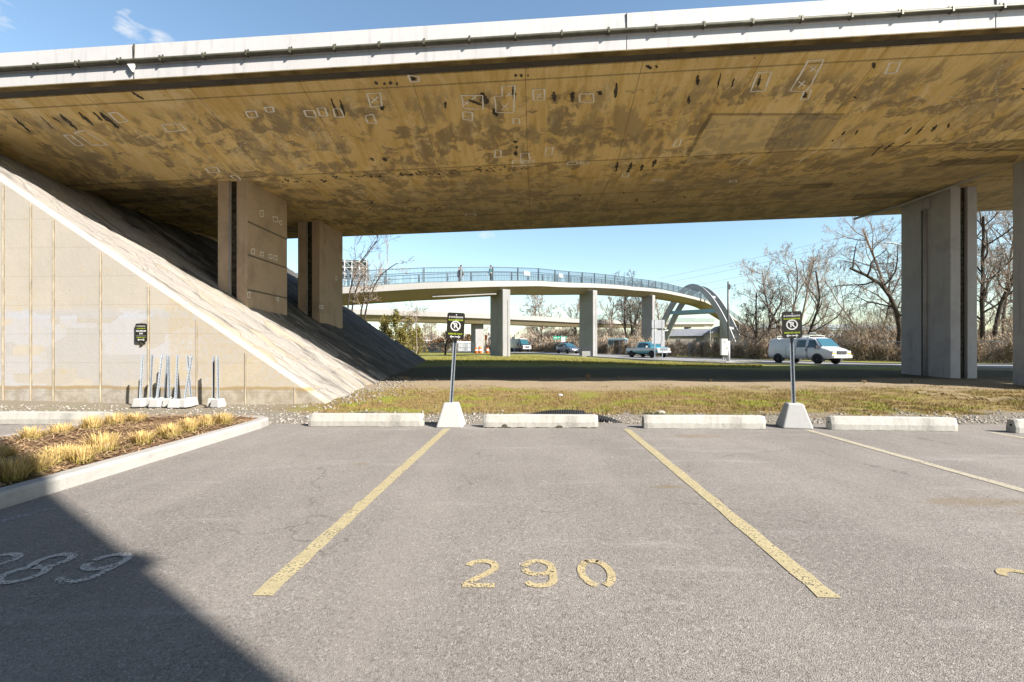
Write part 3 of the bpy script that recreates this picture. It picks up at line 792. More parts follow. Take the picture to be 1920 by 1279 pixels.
# ------------------------------------------------------------------ embankment, paved slope and wing wall
TOE = -3.80; SL = .668
def slope_mat():
    m = NM('slope_paving', 0.92, 0.15)
    P = m.mapping(m.pos, (1, 1, 1))
    w = m.mapping(m.pos, (.55, 1.5, .55), rot=(0, 0, .12))
    wn = m.noise(P, 1.6, 4, .6)
    vadd = m.t.nodes.new('ShaderNodeVectorMath'); vadd.operation = 'ADD'
    m.put(vadd.inputs[0], w)
    cx = m.t.nodes.new('ShaderNodeCombineXYZ'); m.put(cx.inputs[0], m.math('MULTIPLY', wn, .8)); m.put(cx.inputs[1], m.math('MULTIPLY', wn, .5))
    m.put(vadd.inputs[1], cx.outputs[0])
    vv = vadd.outputs[0]
    edge = m.voro(vv, 1.75, 'DISTANCE_TO_EDGE'); cell = m.voro(vv, 1.75, out='Color')
    cr, cg, cb = m.sep(cell)
    col = m.mix(cr, (.25, .23, .205), (.31, .285, .25))
    col = m.mix(m.math('MULTIPLY', m.ramp(cg, .7, .9), .5), col, (.34, .265, .16))
    n2 = m.noise(P, 7, 5, .7); n3 = m.noise(P, 40, 4, .7)
    col = m.mix(m.math('MULTIPLY', m.ramp(n2, .42, .75), .45), col, (.26, .235, .2))
    col = m.mix(m.math('MULTIPLY', m.ramp(n3, .5, .7), .3), col, (.50, .47, .42))
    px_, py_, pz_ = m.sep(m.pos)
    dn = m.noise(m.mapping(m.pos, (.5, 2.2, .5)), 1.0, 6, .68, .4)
    dirt_shade = m.ramp(m.math('ADD', dn, m.math('MULTIPLY', m.ramp(py_, 11, 20), .28)), .52, .72)  # patchy dirt, thickened toward the back to paint in deck shade
    col = m.mix(m.math('MULTIPLY', dirt_shade, .85), col, (.06, .057, .052))
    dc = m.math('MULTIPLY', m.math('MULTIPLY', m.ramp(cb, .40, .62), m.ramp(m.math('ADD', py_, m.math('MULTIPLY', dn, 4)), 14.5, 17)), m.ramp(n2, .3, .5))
    col = m.mix(m.math('MULTIPLY', dc, .75), col, (.05, .045, .04))  # dark cells add painted shade to the back of the slope
    crk = m.math('MULTIPLY', m.math('SUBTRACT', 1.0, m.ramp(edge, .006, .024)), m.ramp(n2, .42, .6))
    col = m.mix(m.math('MULTIPLY', crk, .6), col, (.13, .11, .085))
    m.color(col)
    m.bump(m.math('ADD', m.math('MULTIPLY', m.ramp(edge, 0, .08), .8), m.math('ADD', n2, m.math('MULTIPLY', n3, .6))), .8, .04)
    return m.m
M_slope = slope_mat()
M_earth = simple('embankment_earth', (.13, .10, .055), .95, .1, 0, .4, 1.5, .5, 8)
def toe(y): return TOE - .02 * (y - 9.5)
V = []; Fc = []
ysl = np.linspace(0, 1, 230); ts = np.linspace(-.1, 1, 150)
for fy in ysl:
    for t in ts:
        zz = t * 7.2; x = TOE - zz / SL; y0 = 9.22 - .0524 * x + .10; y = y0 + (27.3 - y0) * fy ** 1.3; x = toe(y) - zz / SL
        bmp = .05 * mnoise.noise((x * .9, y * .9, 0)) + .02 * mnoise.noise((x * 3, y * 3, 3))
        vd, vp = mnoise.voronoi((x * 1.0, y * .8, zz * .4)); cid = mnoise.cell(vp[0] * 7.0)
        bmp += (.022 * (cid - .2) + .022 * min(1, (vd[1] - vd[0]) * 6) - .018) * min(1, fy * 12)
        if fy < .01: bmp *= .0
        # ragged far rim
        yy = y + (.25 * mnoise.noise((x * 1.3, 4, 0)) if y > 27.2 else 0)
        V.append((x + bmp * .5, yy, zz + bmp * .8))
k = len(ts)
for i in range(len(ysl) - 1):
    for j in range(k - 1):
        a = i * k + j; Fc.append((a, a + k, a + k + 1, a + 1))
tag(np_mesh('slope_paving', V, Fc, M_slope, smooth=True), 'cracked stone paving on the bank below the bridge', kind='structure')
mb = MB()
prof = [(-3.0, -1.5), (-3.9, -.15), (-4.2, -.06), (-14.9, 7.1), (-60, 7.4), (-60, -1.5)]
rings = []
for y, f in ((10.3, 1), (27.3, 1), (29, .9), (34, .55), (42, .02)):
    rings.append([(x - (.02 * (y - 9.5) + .1) , max(y, 9.22 - .0524 * x + .5) if y < 12 else y, min(z, z * f + .3) - .25) for x, z in prof])
mb.sweep(rings); tag(mb.build('embankment', M_earth), 'earth embankment carrying the road to the bridge', kind='structure')

def wall_mat():
    m = NM('wing_wall_concrete', 0.9, 0.15)
    s_, t_, z_ = m.sep(m.obj)
    P = m.mapping(m.obj, (1, 0, 1))
    big = m.noise(P, .6, 6, .6, .3); mid = m.noise(P, 5, 5, .65); fin = m.noise(P, 45, 3, .7)
    base = m.mix(m.ramp(big, .3, .7), (0.430, 0.385, 0.315), (0.385, 0.352, 0.298))
    cell = m.voro(m.mapping(m.obj, (1.1, 0, 2.0)), .8, 'F1', 'CHEBYCHEV', 'Color', .9)
    cr, cg, cb = m.sep(cell)
    low = m.math('SUBTRACT', 1.0, m.ramp(m.math('ADD', z_, m.math('MULTIPLY', mid, .15)), 2.05, 2.2))
    pa = m.math('MULTIPLY', m.math('MULTIPLY', m.ramp(cr, .45, .5), low), m.ramp(mid, .3, .5))
    base = m.mix(m.math('MULTIPLY', pa, .7), base, (0.392, 0.395, 0.420))
    band = m.math('MULTIPLY', m.math('MULTIPLY', m.ramp(z_, 1.86, 1.9), low), m.ramp(s_, -11.5, -10.8))
    base = m.mix(m.math('MULTIPLY', band, .7), base, (0.392, 0.406, 0.441))
    grey = m.math('MULTIPLY', m.ramp(cg, .6, .65), low)
    base = m.mix(m.math('MULTIPLY', grey, .55), base, (0.350, 0.326, 0.287))
    och = m.math('MULTIPLY', m.ramp(mid, .52, .72), m.ramp(m.noise(P, 1.2, 3, .5), .45, .6))
    base = m.mix(m.math('MULTIPLY', och, .45), base, (0.434, 0.329, 0.168))
    tan = m.math('MULTIPLY', m.ramp(s_, -7.35, -7.25), m.ramp(m.noise(P, 9, 5, .7), .3, .6))
    base = m.mix(m.math('MULTIPLY', tan, .65), base, (.40, .325, .21))
    # stained foot
    zz = m.math('ADD', z_, m.math('MULTIPLY', m.math('SUBTRACT', big, .5), .25))
    foot = m.math('SUBTRACT', 1.0, m.ramp(zz, .36, .42))
    base = m.mix(m.math('MULTIPLY', foot, .7), base, m.mix(m.ramp(mid, .35, .65), (0.210, 0.175, 0.126), (0.350, 0.322, 0.266)))
    base = m.mix(m.math('MULTIPLY', m.line(zz, .40, .035), .7), base, (0.266, 0.182, 0.070))
    # board marks
    fr = m.math('FRACT', m.math('DIVIDE', z_, .62))
    base = m.mix(m.math('MULTIPLY', m.line(fr, .5, .012), .22), base, (0.175, 0.140, 0.098))
    v = m.voro(P, 5.0); spot = m.math('SUBTRACT', 1.0, m.ramp(v, .02, .06))
    base = m.mix(m.math('MULTIPLY', m.math('MULTIPLY', spot, m.ramp(big, .45, .6)), .7), base, (0.084, 0.063, 0.035))
    base = m.mix(m.math('MULTIPLY', m.ramp(fin, .48, .7), .32), base, (0.245, 0.203, 0.140))
    m.color(base); m.bump(m.math('ADD', mid, fin), .5, .012)
    return m.m
M_wall = wall_mat()
ww = empty('wing_wall', (0, OY, 0), OA, 'tall pale concrete wing wall with sloping top at left below the bridge end', 'retaining wall')
def lsx(x): return (OMI @ Vector((x, 9.5, 0))).x
s_toe = lsx(-3.83)
def wtop(s): return min((s_toe - s) * SL, zf(s) - .02)
sk = s_toe - 6.75 / SL
mb = MB()
poly = [(s_toe + .05, .06, -.3), (s_toe + .05, .06, .01), (sk, .06, wtop(sk)), (-30, .06, zf(-30) - .02), (-30, .06, -.3)]
mb.prism(poly, (0, .34, 0)); mb.build('wall', M_wall, ww)
M_gap = simple('joint_gap_brown', (.17, .13, .08), .9, .1, 0, .4, 5)  # brown line beside each joint strip
M_strip = simple('joint_strip_filler', (.42, .365, .275), .8, .15, 0, .2, 4)
for u in (27, 73, 169, 265, 361, 456, 552, -30, -125):
    sx = (OMI @ Vector(((u - 960) / F * 9.5, 9.5 - ((u - 960) / F * 9.5 + 6) * .052, 0))).x
    top = max(.1, wtop(sx) - .03)
    big = u in (27, 73, 169, 265, -30, -125)
    mb = MB(); w = .028 if big else .016
    mb.box((sx, .055, (top + .0) / 2), (w * 1.3, .016, top - .02)); o = mb.build('joint_strip', M_strip, ww)
    mb = MB(); mb.box((sx + w * .8, .056, (top + .0) / 2), (w * .3, .012, top - .03)); mb.build('joint_gap', M_gap, o)

# ------------------------------------------------------------------ concrete furniture
M_stop = concrete('wheel_stop_concrete', (.35, .335, .30), .5, 3.0, 45, .7, .5, streak=True, pits=.95)
M_base = concrete('sign_base_concrete', (.35, .345, .33), .85, 3.0, 70, .25, .12, pits=.2)
def wheel_stop(xc, yc, L, rz, label, chew=False, hole=True, seed=0):
    rnd = random.Random(seed)
    o = empty('wheel_stop', (xc, yc, 0), rz, label, 'wheel stop', 'concrete wheel stops along the stall ends')
    n = 36; rings = []
    for i in range(n + 1):
        x = -L / 2 + L * i / n
        j = lambda a: rnd.uniform(-a, a)
        e = .012 if i in (0, n) else 0
        lift = 0
        if chew: lift = rnd.uniform(0, .012) if rnd.random() < .94 else rnd.uniform(.012, .03)
        rings.append([(x, -.075 + e, .0 + lift + rnd.uniform(0, .004)), (x, -.078 + e + j(.002), .085 + j(.003)), (x, -.048 + e, .185 - e + j(.002)), (x, -.035, .198 - e), (x, .035, .198 - e), (x, .048, .185 - e), (x, .078, .08), (x, .075, 0)])
    mb = MB(); mb.sweep(rings); mb.build('block', M_stop, o, bevel=.004)
    for sx in (-1, 1):
        mb = MB(); mb.lathe([(.016, -.004), (.016, .004)], (sx * L / 2 + (-.001 if sx < 0 else .001), 0, .11), 'X', 10)
        if hole: mb.build('pin_hole', M_dark, o)
    if chew:
        mb = MB()
        for xx, w, h in ((-.55, .10, .05), (.28, .12, .035)):
            mb.add([(xx - w / 2, -.0785, .012), (xx + w / 2, -.0785, .010), (xx + w * .35, -.0785, h), (xx, -.0785, h * 1.25), (xx - w * .3, -.0785, h)], [(0, 1, 2, 3, 4)])
        mb.build('broken_pocket', M_dark, o)
    return o
def wstop(u0, u1, v0, v1, label, **k):
    a, b = gpt(u0, v0), gpt(u1, v1); c = (a + b) / 2; d = b - a
    n = Vector((-d.y, d.x, 0)).normalized()
    return wheel_stop(c.x + n.x * .078, c.y + n.y * .078, d.length, math.atan2(d.y, d.x), label, **k)
wstop(-60, 200, 796, 796.5, 'white concrete wheel stop beside the planting bed under the wing wall', seed=1)
wstop(577, 792, 800, 800.5, 'clean white wheel stop left of the nearer sign in its concrete base', seed=2)
wstop(906, 1122, 802.5, 803, 'chipped wheel stop with broken lower edge in front of the black pipe', chew=True, seed=3)
wstop(1208, 1437, 804, 805, 'white wheel stop just left of the right-hand reserved space sign', seed=4)
wstop(1560, 1798, 806.5, 809.5, 'white wheel stop right of the right-hand reserved space sign', seed=5)
wstop(1906, 2120, 813, 816, 'wheel stop cut off by the right edge of the view', seed=6)

M_black = simple('sign_black', (.018, .016, .012), .45, .4, 0, .2, 5)
M_white = simple('sign_white', (.55, .55, .53), .5, .3, 0, .05, 5)
M_lime = simple('sign_lime', (.36, .46, .025), .5, .3, 0, .05, 5)
def rrect(w, h, r, n=5):
    P = []
    for cx, cy, a0 in ((w / 2 - r, h / 2 - r, 0), (-w / 2 + r, h / 2 - r, 90), (-w / 2 + r, -h / 2 + r, 180), (w / 2 - r, -h / 2 + r, 270)):
        for i in range(n + 1): P.append((cx + r * math.cos(R(a0 + 90 * i / n)), cy + r * math.sin(R(a0 + 90 * i / n))))
    return P
def arrow_mesh(mb, w, y, zc, th, hd):
    # double headed arrow in the x-z plane
    for sx in (-1, 1):
        mb.add([(sx * w / 2, y, zc), (sx * (w / 2 - hd), y, zc + hd * .85), (sx * (w / 2 - hd + th), y, zc)], [(0, 1, 2)])
        mb.add([(sx * w / 2, y, zc), (sx * (w / 2 - hd), y, zc - hd * .85), (sx * (w / 2 - hd + th), y, zc)], [(0, 1, 2)])
    mb.add([(-w / 2 + th, y, zc - th / 2), (w / 2 - th, y, zc - th / 2), (w / 2 - th, y, zc + th / 2), (-w / 2 + th, y, zc + th / 2)], [(0, 1, 2, 3)])
def sign_panel(parent, loc, rot, w=.275, h=.415, kind='space'):
    mb = MB(); mb.prism([(x, 0, z) for x, z in rrect(w, h, .035)], (0, .004, 0))
    p = mb.build('sign_panel', M_black, parent); p.location = loc; p.rotation_euler = rot
    y = -.0015; rx = (R(90), 0, 0)
    if kind == 'space':
        text_mesh('8 DONEGANI', .036, 'sign_text', M_white, p, (.0, y, .138), rx, .0008, 1.02)
        text_mesh('PLACE RÉSERVÉE', .031, 'sign_text', M_lime, p, (0, y, .092), rx, .0008, .98)
        text_mesh('R', .115, 'sign_symbol', M_white, p, (.004, y, .002), rx, .003)
        text_mesh('RESERVED SPACE', .031, 'sign_text', M_lime, p, (0, y, -.122), rx, .0008, .92)
        mb = MB(); n = 36; ro, ri = .080, .062
        for i in range(n):
            a, b = 2 * math.pi * i / n, 2 * math.pi * (i + 1) / n
            mb.quad((ro * math.cos(a), y - .001, .002 + ro * math.sin(a)), (ro * math.cos(b), y - .001, .002 + ro * math.sin(b)), (ri * math.cos(b), y - .001, .002 + ri * math.sin(b)), (ri * math.cos(a), y - .001, .002 + ri * math.sin(a)))
        d = Vector((-.707, 0, .707)); nn = Vector((.707, 0, .707)) * .0075; c = Vector((0, y - .002, .002))
        mb.quad(c + d * .064 - nn, c + d * .064 + nn, c - d * .064 + nn, c - d * .064 - nn)
        mb.build('sign_symbol', M_white, p, fix=False)
        mb = MB(); arrow_mesh(mb, .165, y, -.166, .013, .034); mb.build('sign_arrow', M_white, p, fix=False)
        mb = MB(); mb.add([(-.012, y, .162), (.014, y, .165), (.010, y, .186), (-.004, y, .180)], [(0, 1, 2, 3)]); mb.build('sign_emblem', M_white, p, fix=False)
        mb = MB(); mb.lathe([(.008, -.006), (.008, .0)], (0, 0, -.158), 'Y', 10); mb.lathe([(.008, -.006), (.008, 0)], (0, 0, .172), 'Y', 10); mb.build('bolt', M_steel, p)
    else:
        text_mesh('8 DONEGANI', .030, 'sign_text', M_white, p, (.0, y, .138), rx, .0008, 1.05)
        text_mesh('PLACE RÉSERVÉE', .027, 'sign_text', M_lime, p, (0, y, .090), rx, .0006, .98)
        text_mesh('MAXIMUM', .048, 'sign_text', M_white, p, (0, y, .034), rx, .002, .98)
        text_mesh('24H', .046, 'sign_text', M_white, p, (0, y, -.020), rx, .002)
        mb = MB(); mb.add([(-.11, y, -.071), (.11, y, -.071), (.11, y, -.067), (-.11, y, -.067)], [(0, 1, 2, 3)]); mb.build('sign_line', M_white, p, fix=False)
        text_mesh('RESERVED SPACE', .027, 'sign_text', M_lime, p, (0, y, -.105), rx, .0006, .92)
        mb = MB(); arrow_mesh(mb, .16, y, -.150, .014, .036); mb.build('sign_arrow', M_white, p, fix=False)
    return p
def upost(parent, a, b, w=.052, d=.03, name='post', tw=0.0):
    a = Vector(a); b = Vector(b); ax = (b - a).normalized()
    x = Vector((math.cos(tw), math.sin(tw), 0)); x = (x - ax * x.dot(ax)).normalized(); y = ax.cross(x)
    sec = [(-.5, 0), (-.28, 0), (-.2, 1), (.2, 1), (.28, 0), (.5, 0), (.5, .14), (.33, .14), (.25, 1.14), (-.25, 1.14), (-.33, .14), (-.5, .14)]
    mb = MB(); mb.sweep([[p + x * (q[0] * w) + y * (q[1] * d) for q in sec] for p in (a, b)])
    L = (b - a).length; k = int(L / .06); mb.cur = 1
    for i in range(2, k):
        c = a + ax * (i * .06) + y * (d * 1.0 - .001)
        r = .0055
        mb.quad(c + x * r + ax * r - y * .001, c - x * r + ax * r - y * .001, c - x * r - ax * r - y * .001, c + x * r - ax * r - y * .001)
    o = mb.build(name, [M_steel, M_dark], parent)
    return o
def sign_stand(loc, rz, lean, label, zs, bw=.41):
    o = empty('sign_stand', loc, rz, label, 'parking sign', 'reserved space signs on concrete bases')
    a, b, h = bw / 2, .105, .37
    mb = MB(); mb.hexa([(-a, -a, 0), (a, -a, 0), (a, a, 0), (-a, a, 0), (-b, -b, h), (b, -b, h), (b, b, h), (-b, b, h)])
    mb.build('base', M_base, o, bevel=.02)
    lx, ly = lean
    upost(o, (-.005, -.01, h - .02), (lx * (1.70 - h), ly, 1.70), .056, .034, 'post')
    sign_panel(o, (lx * (zs - h) , ly * .6 - .038, zs), (0, math.atan(lx) * .8, 0))
    return o
def sgn_at(u, v): return gpt(u, v)
c1 = gpt(843, 803); sign_stand((c1.x, c1.y + .205, 0), R(-2.5), (.062, -.01), 'black reserved space sign leaning on a galvanised post in a white concrete base, left one', 1.560)
c2 = gpt(1496, 805); sign_stand((c2.x + .07, c2.y + .21, 0), R(-16), (-.03, .0), 'black reserved space sign on a post in front of the white van', 1.575, .42)
ws = empty('wall_sign', OM @ Vector(((OMI @ Vector((-7.87, 9.5, 0))).x, .03, 0)), OA, 'black maximum 24 hour parking sign on the pale wing wall', 'parking sign')
ws.location.z = 1.15 + (661 - 623.5) / F * 9.55
sign_panel(ws, (0, -.02, 0), (0, 0, 0), .255, .39, 'max')
mb = MB(); mb.box((0, .002, -.03), (.04, .03, .46)); mb.build('bracket', M_dark, ws)

# stored post stands by the wall
def stored(u, v, top_u, top_v, Y, label, blk=.2, rz=0.0, seed=0, dy=0.0):
    x0 = (u - 960) / F * Y
    o = empty('stored_post', (x0, Y, gz(x0, Y)), rz, label, 'post', 'spare sign posts stored against the wing wall')
    rnd = random.Random(seed); w = blk / 2
    mb = MB(); mb.hexa([(-w, -w, 0), (w, -w, 0), (w, w, 0), (-w, w, 0), (-w * .8, -w * .8, .17), (w * .8, -w * .8, .17), (w * .8, w * .8, .17), (-w * .8, w * .8, .17)])
    mb.build('base', M_base, o, bevel=.018)
    Yt = Y + dy
    t = Vector(((top_u - 960) / F * Yt - x0, dy, EYE + (661 - top_v) / F * Yt - gz(x0, Y)))
    upost(o, (0, 0, .14), t, .042, .028, tw=rnd.uniform(.3, .75) - rz)
    return o
for i, (u, tu, tv, Y, lb) in enumerate(((263, 267.5, 665, 8.95, 'leftmost spare galvanised post in the group below the wall sign'),
    (281, 286, 665, 9.05, 'slim upright spare post second from the left below the wall sign'),
    (294, 304, 665, 8.92, 'spare post leaning right, third from the left of the group'),
    (310, 313, 666, 9.15, 'spare post set back behind its neighbours in the middle of the group'),
    (317, 316, 667, 8.97, 'upright spare post in the middle of the stored group'),
    (329, 332.5, 665, 8.85, 'brightest spare post standing nearest the planting bed'),
    (346, 361, 667, 8.9, 'strongly leaning spare post at the right of the larger group'),
    (358, 352, 665, 9.1, 'spare post leaning left and crossing its neighbour'),
    (400, 400.5, 668, 9.0, 'left one of the separate pair of spare posts'),
    (409, 408, 667, 8.9, 'right one of the separate pair of spare posts'))):
    stored(u, 755, tu, tv, Y + .22, lb, .21 if i not in (4, 8) else .18, rnd.uniform(-.2, .2), i)

# corrugated black pipe
mb = MB(); path = []; rad = []
def pipe_seg(u0, u1, z0, zm, z1, Y0, Y1):
    path = []; rad = []; n = int((u1 - u0) / 1.05)
    for i in range(n + 1):
        t = i / n; Y = Y0 + (Y1 - Y0) * t; u = u0 + (u1 - u0) * t
        z = z0 * (1 - t) ** 2 + zm * 2 * t * (1 - t) + z1 * t * t
        path.append(((u - 960) / F * Y, Y, z)); rad.append(.085 if i % 4 < 2 else .068)
    mb.tube(path, rad, 14)
pipe_seg(958, 1096, -.07, .17, .085, 7.75, 7.7); 
M_pipe = simple('black_plastic', (.022, .022, .022), .38, .5, 0, .2, 8)
cp = empty('drain_pipe', (0, 0, 0), 0, 'black corrugated plastic pipe lying in the gravel behind the chipped wheel stop', 'pipe')
mb.build('near_length', M_pipe, cp)
mb = MB(); pipe_seg(1098, 1172, .06, .05, -.10, 7.62, 7.45); mb.build('far_length', M_pipe, cp)

# ------------------------------------------------------------------ planting bed
KX = -3.80
mb = MB()
def kerb_run(path, name, label, w=.15, h=.12):
    rings = []; P = [Vector((p[0], p[1], 0)) for p in path]
    for i, p in enumerate(P):
        d = (P[min(len(P) - 1, i + 1)] - P[max(0, i - 1)]).normalized(); n = Vector((-d.y, d.x, 0))
        rr = random.Random(i * 7 + 1); j = rr.uniform(-.004, .004)
        rings.append([p + Vector((0, 0, -.05)), p + Vector((0, 0, h - .025)) + n * .008, p + n * (.03 + j) + Vector((0, 0, h)), p + n * w + Vector((0, 0, h)), p + n * (w + .01) + Vector((0, 0, -.05))])
    mb = MB(); mb.sweep(rings)
    return mb.build(name, M_kerb2, None)
M_kerb2 = concrete('island_kerb_concrete', (.31, .295, .27), .6, 2.2, 45, .6, .45, pits=.8)
kp = [(-3.74, -1.0)] + [(-3.745 - .012 * max(0, y - 3) ** 1.6 * .5, y) for y in np.arange(0, 6.9, .3)]
lx = kp[-1][0]
kp += [(lx - .02, 7.0), (lx - .05, 7.2), (lx - .13, 7.34), (lx - .26, 7.42), (lx - .45, 7.45), (-5.0, 7.43), (-5.6, 7.40), (-5.95, 7.36), (-6.2, 7.25), (-6.32, 7.05)]
kp += [(-6.36 - .0 * y, y) for y in np.arange(6.8, -1.2, -.4)]
tag(kerb_run(kp, 'island_kerb', ''), 'pale concrete kerb ringing the planting bed', 'kerb')
def mulch_mat():
    m = NM('mulch', 0.95, 0.1)
    P = m.mapping(m.pos, (1, 1, 0)); n1 = m.noise(P, 3, 5, .7); n2 = m.noise(m.mapping(m.pos, (40, 90, 0), rot=(0, 0, .4)), 1.0, 4, .7)
    c = m.mix(m.ramp(n1, .3, .7), (.105, .055, .03), (.17, .10, .06)); c = m.mix(m.ramp(n2, .5, .8), c, (.30, .21, .12)); m.color(c)
    m.bump(n2, .8, .02); return m.m
mb = MB(); n = 26
V = []; Fc = []
xs_ = np.linspace(-6.28, -3.88, 40); ys_ = np.linspace(-.9, 7.34, 110)
for y in ys_:
    for x in xs_:
        xx = min(x, -3.88 - .012 * max(0, y - 3) ** 1.6 * .5)
        V.append((xx, y, .085 + .035 * mnoise.noise((x * 1.5, y * 1.5, 0)) + .015 * mnoise.noise((x * 7, y * 7, 3)) + .04 * math.sin(math.pi * (x + 6.28) / 2.4)))
for i in range(109):
    for j in range(39):
        a = i * 40 + j; Fc.append((a, a + 1, a + 41, a + 40))
tag(np_mesh('mulch_bed', V, Fc, mulch_mat(), smooth=True), 'brown mulch filling the planting bed', kind='structure')
def strips(name, N, area, zfun, L, w, mat, seed, lift=.01, tilt=.25):
    r = np.random.default_rng(seed); x0, x1, y0, y1 = area
    x = r.uniform(x0, x1, N); y = r.uniform(y0, y1, N); a = r.uniform(0, np.pi, N); l = r.uniform(L[0], L[1], N) / 2; ww_ = r.uniform(w[0], w[1], N) / 2
    z = np.array([zfun(p, q) for p, q in zip(x, y)]) + r.uniform(.2, 1, N) * lift
    dx, dy = np.cos(a) * l, np.sin(a) * l; nx, ny = -np.sin(a) * ww_, np.cos(a) * ww_; dz = r.uniform(-tilt, tilt, N) * l
    V = np.stack([np.stack([x - dx - nx, y - dy - ny, z - dz], 1), np.stack([x + dx - nx, y + dy - ny, z + dz], 1), np.stack([x + dx + nx, y + dy + ny, z + dz], 1), np.stack([x - dx + nx, y - dy + ny, z - dz], 1)], 1).reshape(-1, 3)
    Fc = np.arange(4 * N).reshape(-1, 4)
    return np_mesh(name, V, Fc, mat)
def vari(name, cols, scale=20, rough=.9):
    m = NM(name, rough, .1); f = m.noise(m.pos, scale, 3, .7)
    c = cols[0]
    for i, q in enumerate(cols[1:]): c = m.mix(m.ramp(f, .3 + .35 * i / max(1, len(cols) - 1), .48 + .35 * i / max(1, len(cols) - 1)), c, q)
    m.color(c); return m.m
M_chip = vari('mulch_chips', [(.08, .04, .022), (.20, .11, .06), (.42, .31, .17), (.15, .08, .045)], 30)
tag(strips('mulch_chips', 9000, (-6.25, -3.97, 1.5, 7.3), lambda x, y: .10 + .035 * mnoise.noise((x * 1.5, y * 1.5, 0)) + .04 * math.sin(math.pi * (x + 6.28) / 2.4), (.04, .15), (.006, .014), M_chip, 3, .025, .3), 'loose bark chips and straw on the planting bed', kind='stuff')

M_orn = NM('dry_grass', .8, .15)
ox_, oy_, oz_ = M_orn.sep(M_orn.obj)
f_ = M_orn.noise(M_orn.obj, 26, 3, .7)
c_ = M_orn.mix(M_orn.ramp(oz_, .02, .15), (.22, .20, .04), (.46, .32, .115)); c_ = M_orn.mix(M_orn.ramp(f_, .45, .7), c_, (.46, .36, .19)); c_ = M_orn.mix(M_orn.math('MULTIPLY', M_orn.ramp(f_, .2, .4), .0), c_, c_)
M_orn.color(c_); M_orn = M_orn.m
def clump_mesh(seed, n=420, R0=.10, H=.26, sp_=.22):
    r = random.Random(seed); V = []; Fc = []
    for i in range(n):
        a = r.uniform(0, 6.283); q = math.sqrt(r.random()) * R0
        x, y = q * math.cos(a), q * math.sin(a)
        a2 = a + r.uniform(-.7, .7); h = H * r.uniform(.55, 1.1); out = sp_ * r.uniform(.1, 1.0) * (q / R0 + .25)
        dead = r.random() < .16
        if dead: h *= .35; out *= 2.0
        w = r.uniform(.003, .0055); nx, ny = -math.sin(a2) * w, math.cos(a2) * w
        b = len(V)
        for k, (t, wk) in enumerate(((0, 1), (.4, 1), (.75, .8), (1, .15))):
            ox = out * t ** 1.7; zz = h * (t - .12 * t * t * (out / .2))
            px, py = x + math.cos(a2) * ox, y + math.sin(a2) * ox
            V.append((px - nx * wk, py - ny * wk, zz)); V.append((px + nx * wk, py + ny * wk, zz))
        for k in range(3): Fc.append((b + 2 * k, b + 2 * k + 1, b + 2 * k + 3, b + 2 * k + 2))
    return V, Fc
protos = []
for i in range(4):
    V, Fc = clump_mesh(40 + i, 380, .105 + .02 * (i % 2), .215 + .015 * i, .13)
    o = np_mesh('grass_clump', V, Fc, M_orn); protos.append(o)
used = [False] * 4
cl = [(58, 824, 'straw-coloured grass clump at the back left corner of the bed near the wheel stop'), (114, 815, 'grass clump in front of the left wheel stop, second from the back left'), (173, 806, 'grass clump overlapping the end of the left wheel stop'), (216, 797, 'pale grass clump just beyond the end of the left wheel stop'),
      (255, 793, 'grass clump in front of the stored posts at the left'), (108, 868, 'wide grass clump in the front row, left half of the double tuft'), (152, 866, 'wide grass clump in the front row, right half of the double tuft'), (192, 848, 'grass clump with a white scrap of litter at its foot'),
      (266, 831, 'bushy grass clump in the middle of the bed'), (318, 820, 'grass clump right of the middle of the bed'), (355, 809, 'grass clump third from the bed tip'), (388, 799, 'grass clump second from the bed tip'), (420, 795, 'grass clump nearest the pointed end of the bed'),
      (66, 884, 'small grass clump half in shadow at the edge of the building shade'), (22, 900, 'grass clump in the blue shade beside the kerb'), (-30, 880, 'shaded grass clump cut by the left edge of the view'), (4, 860, 'shaded grass clump behind the one beside the kerb')]
for i, (u, v, lb) in enumerate(cl):
    p = gpt(u, v, .11); k = i % 4
    if not used[k]: o = protos[k]; used[k] = True
    else: o = protos[k].copy(); COL.objects.link(o)
    s_ = (1.0, .9, 1.1, .95, 1.0)[i % 5]
    o.location = (p.x, p.y, .09); o.rotation_euler = (0, 0, i * 1.7); o.scale = (s_ * .82, s_ * .82, s_ * .80)
    tag(o, lb, 'ornamental grass', 'dry ornamental grass clumps in the bed')
# litter scrap
mb = MB(); q = gpt(196, 846, .13); mb.add([q + Vector(d) for d in ((-.03, 0, 0), (.03, -.01, .01), (.035, .02, .07), (-.02, .02, .06))], [(0, 1, 2, 3)]); 
tag(mb.build('litter', M_white, fix=False), 'small white scrap of litter among the bed grasses', 'litter')

# ------------------------------------------------------------------ gravel, rocks, turf
def rocks(name, N, pick, size, mat, seed, label):
    r = np.random.default_rng(seed); V = []; Fc = []
    base = np.array([(1, 0, 0), (-1, 0, 0), (0, 1, 0), (0, -1, 0), (0, 0, 1), (0, 0, -1)], float)
    fc = np.array([(0, 2, 4), (2, 1, 4), (1, 3, 4), (3, 0, 4), (2, 0, 5), (1, 2, 5), (3, 1, 5), (0, 3, 5)])
    for i in range(N):
        x, y = pick(r); s = size[0] + (size[1] - size[0]) * r.random() ** 3
        a = r.uniform(0, 6.28); P = base * s * r.uniform(.6, 1.3, (6, 1)) * np.array([1.2, 1, .6]); ca, sa = math.cos(a), math.sin(a)
        P = np.stack([P[:, 0] * ca - P[:, 1] * sa, P[:, 0] * sa + P[:, 1] * ca, P[:, 2]], 1) + np.array([x, y, gzn(x, y) + s * .18])
        V.append(P); Fc.append(fc + 6 * i)
    return tag(np_mesh(name, np.concatenate(V), np.concatenate(Fc), mat), label, kind='stuff')
